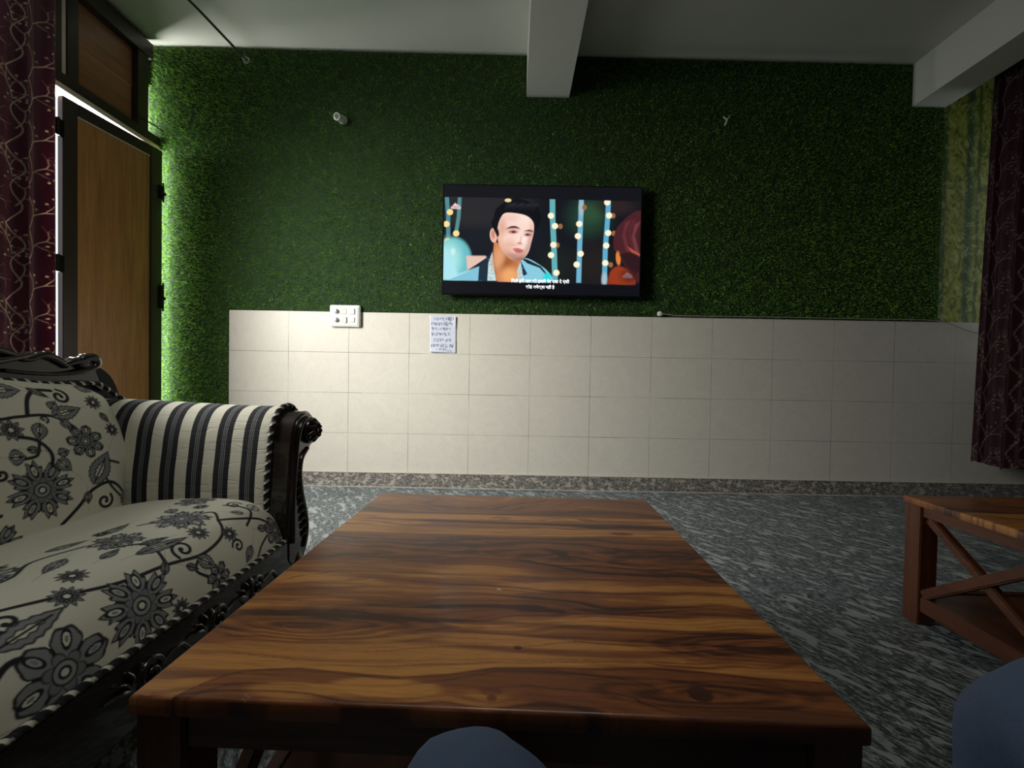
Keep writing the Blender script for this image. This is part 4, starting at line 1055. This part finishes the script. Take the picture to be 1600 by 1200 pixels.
        prism(b, oc, -.845, -.762, 'x', .010); pst = obj('arm_post', b, M_blackwood, root, True)
        b = nb()                              # raised carving: rib following the outline, rosette, leaves
        inner = catmull([(-.760, f(y), z) for y, z in ((1.425, .26), (1.424, .40), (1.436, .52), (1.448, .60), (1.468, .655), (1.505, .684), (1.545, .680))], 6)
        tube(b, inner, .010, 8); 
        outer = catmull([(-.760, f(y), z) for y, z in ((1.525, .575), (1.478, .545), (1.462, .49), (1.474, .42), (1.500, .35), (1.518, .28), (1.500, .215))], 6)
        tube(b, outer, .011, 8, True, lambda q: .007 + .006 * math.sin(PI * q))
        for k in range(9):
            y, z = 1.448 + .006 * k, .50 - .030 * k; tube(b, [(-.762, f(y - .012), z), (-.754, f(y + .006), z + .008), (-.762, f(y + .022), z + .020)], .006, 6, True, lambda q: .0075 * math.sin(PI * min(1, q + .15)))
        obj('post_carving', b, M_blackwood, pst, True)
        b = nb(); cy, cz = f(1.536), .640
        MM = Matrix.Translation((-.765, cy, cz)) @ Matrix.Rotation(PI / 2, 4, 'Y')
        lathe(b, [(.050, 0), (.050, .012), (.046, .020), (.038, .020), (.034, .012), (.012, .014), (.012, .032), (.006, .038), (.001, .039)], 32, MM)
        for k in range(9):
            a = k * 2 * PI / 9; tube(b, [MM @ Vector((.010 * math.cos(a), .010 * math.sin(a), .016)), MM @ Vector((.026 * math.cos(a), .026 * math.sin(a), .032)), MM @ Vector((.043 * math.cos(a + .15), .043 * math.sin(a + .15), .020))], .009, 8, True, lambda q: .004 + .007 * math.sin(PI * q))
        obj('rosette', b, M_blackwood, pst, True)
        rope('cord', [(-.838, f(y) - side * .004, z + .004) for y, z in [(p.x, p.z) for p in catmull([(q[0], 0, q[1]) for q in arm[:10]], 6)]], .0085, root)
    # the carved top of the back
    top = [(YC, .985), (.52, .975), (.62, .935), (.72, .945), (.82, .965), (.92, .945), (1.02, .925), (1.12, .922), (1.198, .908), (1.252, .888), (1.290, .903), (1.322, .897), (1.366, .870), (1.380, .884), (1.424, .895), (1.452, .884), (1.466, .868)]
    topc = [(p.x, p.z) for p in catmull([(y, 0, z) for y, z in top], 5)]
    low = [(1.50, .775), (1.462, .803), (1.40, .806), (1.30, .802), (1.20, .812), (YC, .832)]
    half = topc + [(1.474, .845), (1.487, .81)] + low
    outl = half[:-1] + [(mirror_y(y), z) for y, z in half[::-1]][:-1]
    b = nb(); prism(b, outl, -1.535, -1.492, 'x', .008)
    crest = obj('crest_rail', b, M_blackwood, root, True)
    b = nb()
    for f in ((lambda y: y), mirror_y):
        tube(b, catmull([(-1.486, f(y), z - .008) for y, z in top[1:-4]], 5), .011, 8, True, lambda q: .008 + .005 * abs(math.sin(q * 9)))
        tube(b, catmull([(-1.488, f(1.198), .845), (-1.484, f(1.26), .838), (-1.482, f(1.34), .836), (-1.478, f(1.41), .846), (-1.476, f(1.452), .868), (-1.478, f(1.444), .893), (-1.482, f(1.412), .889), (-1.484, f(1.408), .872), (-1.484, f(1.425), .868)], 6), .012, 10, True, lambda q: .006 + .010 * sst(.2, .7, q))
        tube(b, catmull([(-1.488, f(1.36), .868), (-1.480, f(1.385), .880), (-1.478, f(1.42), .880)], 4), .013, 8)
        tube(b, catmull([(-1.486, f(.96), .86), (-1.482, f(1.08), .858), (-1.484, f(1.19), .875), (-1.484, f(1.27), .897)], 5), .010, 8, True, lambda q: .005 + .007 * math.sin(PI * q))

    tube(b, catmull([(-1.484, YC - .2, .87), (-1.48, YC - .1, .91), (-1.478, YC, .95), (-1.48, YC + .1, .91), (-1.484, YC + .2, .87)], 6), .014, 8)
    obj('crest_carving', b, M_blackwood, crest, True)
    pr = [(1.40, .80)] + [(p.x, p.z) for p in catmull([(y, 0, z) for y, z in ((1.44, .880), (1.475, .882), (1.525, .866), (1.572, .834), (1.602, .785), (1.612, .735), (1.612, .65))], 6)] + [(1.612, .2), (1.40, .2)]
    for side, f in ((1, lambda y: y), (-1, mirror_y)):
        b = nb(); prism(b, [(f(y), z) for y, z in pr], -1.585, -1.545, 'x', .004); obj('back_shoulder', b, M_backcloth, root)
    obj('back_panel', bx(-1.585, -1.545, mirror_y(1.40), 1.40, .2, .84, .004), M_backcloth, root)
    obj('back_filling', bx(-1.545, -1.485, mirror_y(1.43), 1.43, .2, .79, .004), M_backcloth, root)
    edge = [(-1.470, y, z) for y, z in ((YC, .829), (.9, .824), (1.198, .816), (1.278, .806), (1.369, .803), (1.43, .805), (1.462, .799))] + [(-1.470, 1.488, .782), (-1.466, 1.512, .760), (-1.460, 1.540, .742)]
    ec = catmull(edge, 8)
    rope('cord', [(p.x, mirror_y(p.y), p.z) for p in ec[::-1]] + [tuple(p) for p in ec], .0075, root)
sofa()

# ------------------------------------------------------------------ the seated person's legs, close to the camera
def person():
    root = thing('person', 'person seated in slate blue trousers, only both bent knees showing', 'person', (.2, -.15, 0))
    off = Vector((.2, -.15, 0))
    nodes = {'pel': ((.20, -.27, .50), .155), 'hipL': ((.115, -.17, .50), .115), 'hipR': ((.31, -.17, .505), .115),
             'tL': ((.045, .15, .508), .090), 'kL': ((-.034, .318, .512), .066), 'kL2': ((-.040, .352, .480), .058), 'sL': ((-.02, .345, .36), .060), 's2L': ((-.01, .305, .2), .052), 'aL': ((-.005, .270, .075), .050),
             'tR': ((.395, .06, .56), .098), 'kR': ((.418, .268, .614), .080), 'kR2': ((.432, .31, .570), .070), 'sR': ((.43, .31, .42), .062), 's2R': ((.435, .29, .22), .053), 'aR': ((.44, .27, .075), .050),
             'belly': ((.20, -.33, .66), .14), 'chest': ((.20, -.36, .86), .15), 'up': ((.20, -.365, 1.0), .13)}
    edges = [('pel', 'hipL'), ('pel', 'hipR'), ('hipL', 'tL'), ('tL', 'kL'), ('kL', 'kL2'), ('kL2', 'sL'), ('sL', 's2L'), ('s2L', 'aL'), ('hipR', 'tR'), ('tR', 'kR'), ('kR', 'kR2'), ('kR2', 'sR'), ('sR', 's2R'), ('s2R', 'aR')]
    def skin(name, keys, edges, m, rootk, par):
        me = bpy.data.meshes.new(name); ix = {k: i for i, k in enumerate(keys)}
        me.from_pydata([tuple(Vector(nodes[k][0]) - off) for k in keys], [(ix[a], ix[b]) for a, b in edges], [])
        o = bpy.data.objects.new(name, me); C.objects.link(o); o.parent = par
        md = o.modifiers.new('skin', 'SKIN'); md.use_smooth_shade = True; md.branch_smoothing = .6
        for k in keys:
            sv = me.skin_vertices[0].data[ix[k]]; sv.radius = (nodes[k][1],) * 2; sv.use_root = (k == rootk)
        sb = o.modifiers.new('sub', 'SUBSURF'); sb.levels = 3; sb.render_levels = 3
        tx = bpy.data.textures.new('folds', 'CLOUDS'); tx.noise_scale = .055; dm = o.modifiers.new('folds', 'DISPLACE'); dm.texture = tx; dm.strength = .014; dm.mid_level = .5
        bpy.context.view_layer.update(); dg = bpy.context.evaluated_depsgraph_get(); m2 = bpy.data.meshes.new_from_object(o.evaluated_get(dg))
        bpy.data.objects.remove(o); return link(name, m2, par, m, True)
    legs = skin('trousers', ['pel', 'hipL', 'hipR', 'tL', 'kL', 'kL2', 'sL', 's2L', 'aL', 'tR', 'kR', 'kR2', 'sR', 's2R', 'aR'], edges, M_trouser, 'pel', root)
    # stitched side seam over the left knee
    b = nb(); tube(b, [Vector(p) - off for p in catmull([(-.083, .325, .515), (-.070, .330, .548), (-.048, .325, .570), (-.02, .29, .582)], 6)], .0012, 5)
    for x, y, sg in ((-.005, .255, -1), (.44, .245, 1)):
        b = nb(); tube(b, [Vector(p) - off for p in catmull([(x, y - .075, .045), (x, y - .02, .052), (x, y + .07, .043), (x, y + .15, .035), (x, y + .185, .030)], 5)], .045, 16, True, lambda q: .040 + .008 * math.sin(q * 6) - .012 * q)
        for v in b.verts: v.co.z = max(v.co.z, .004)
        obj('shoe', b, M_shoe, root, True)
person()
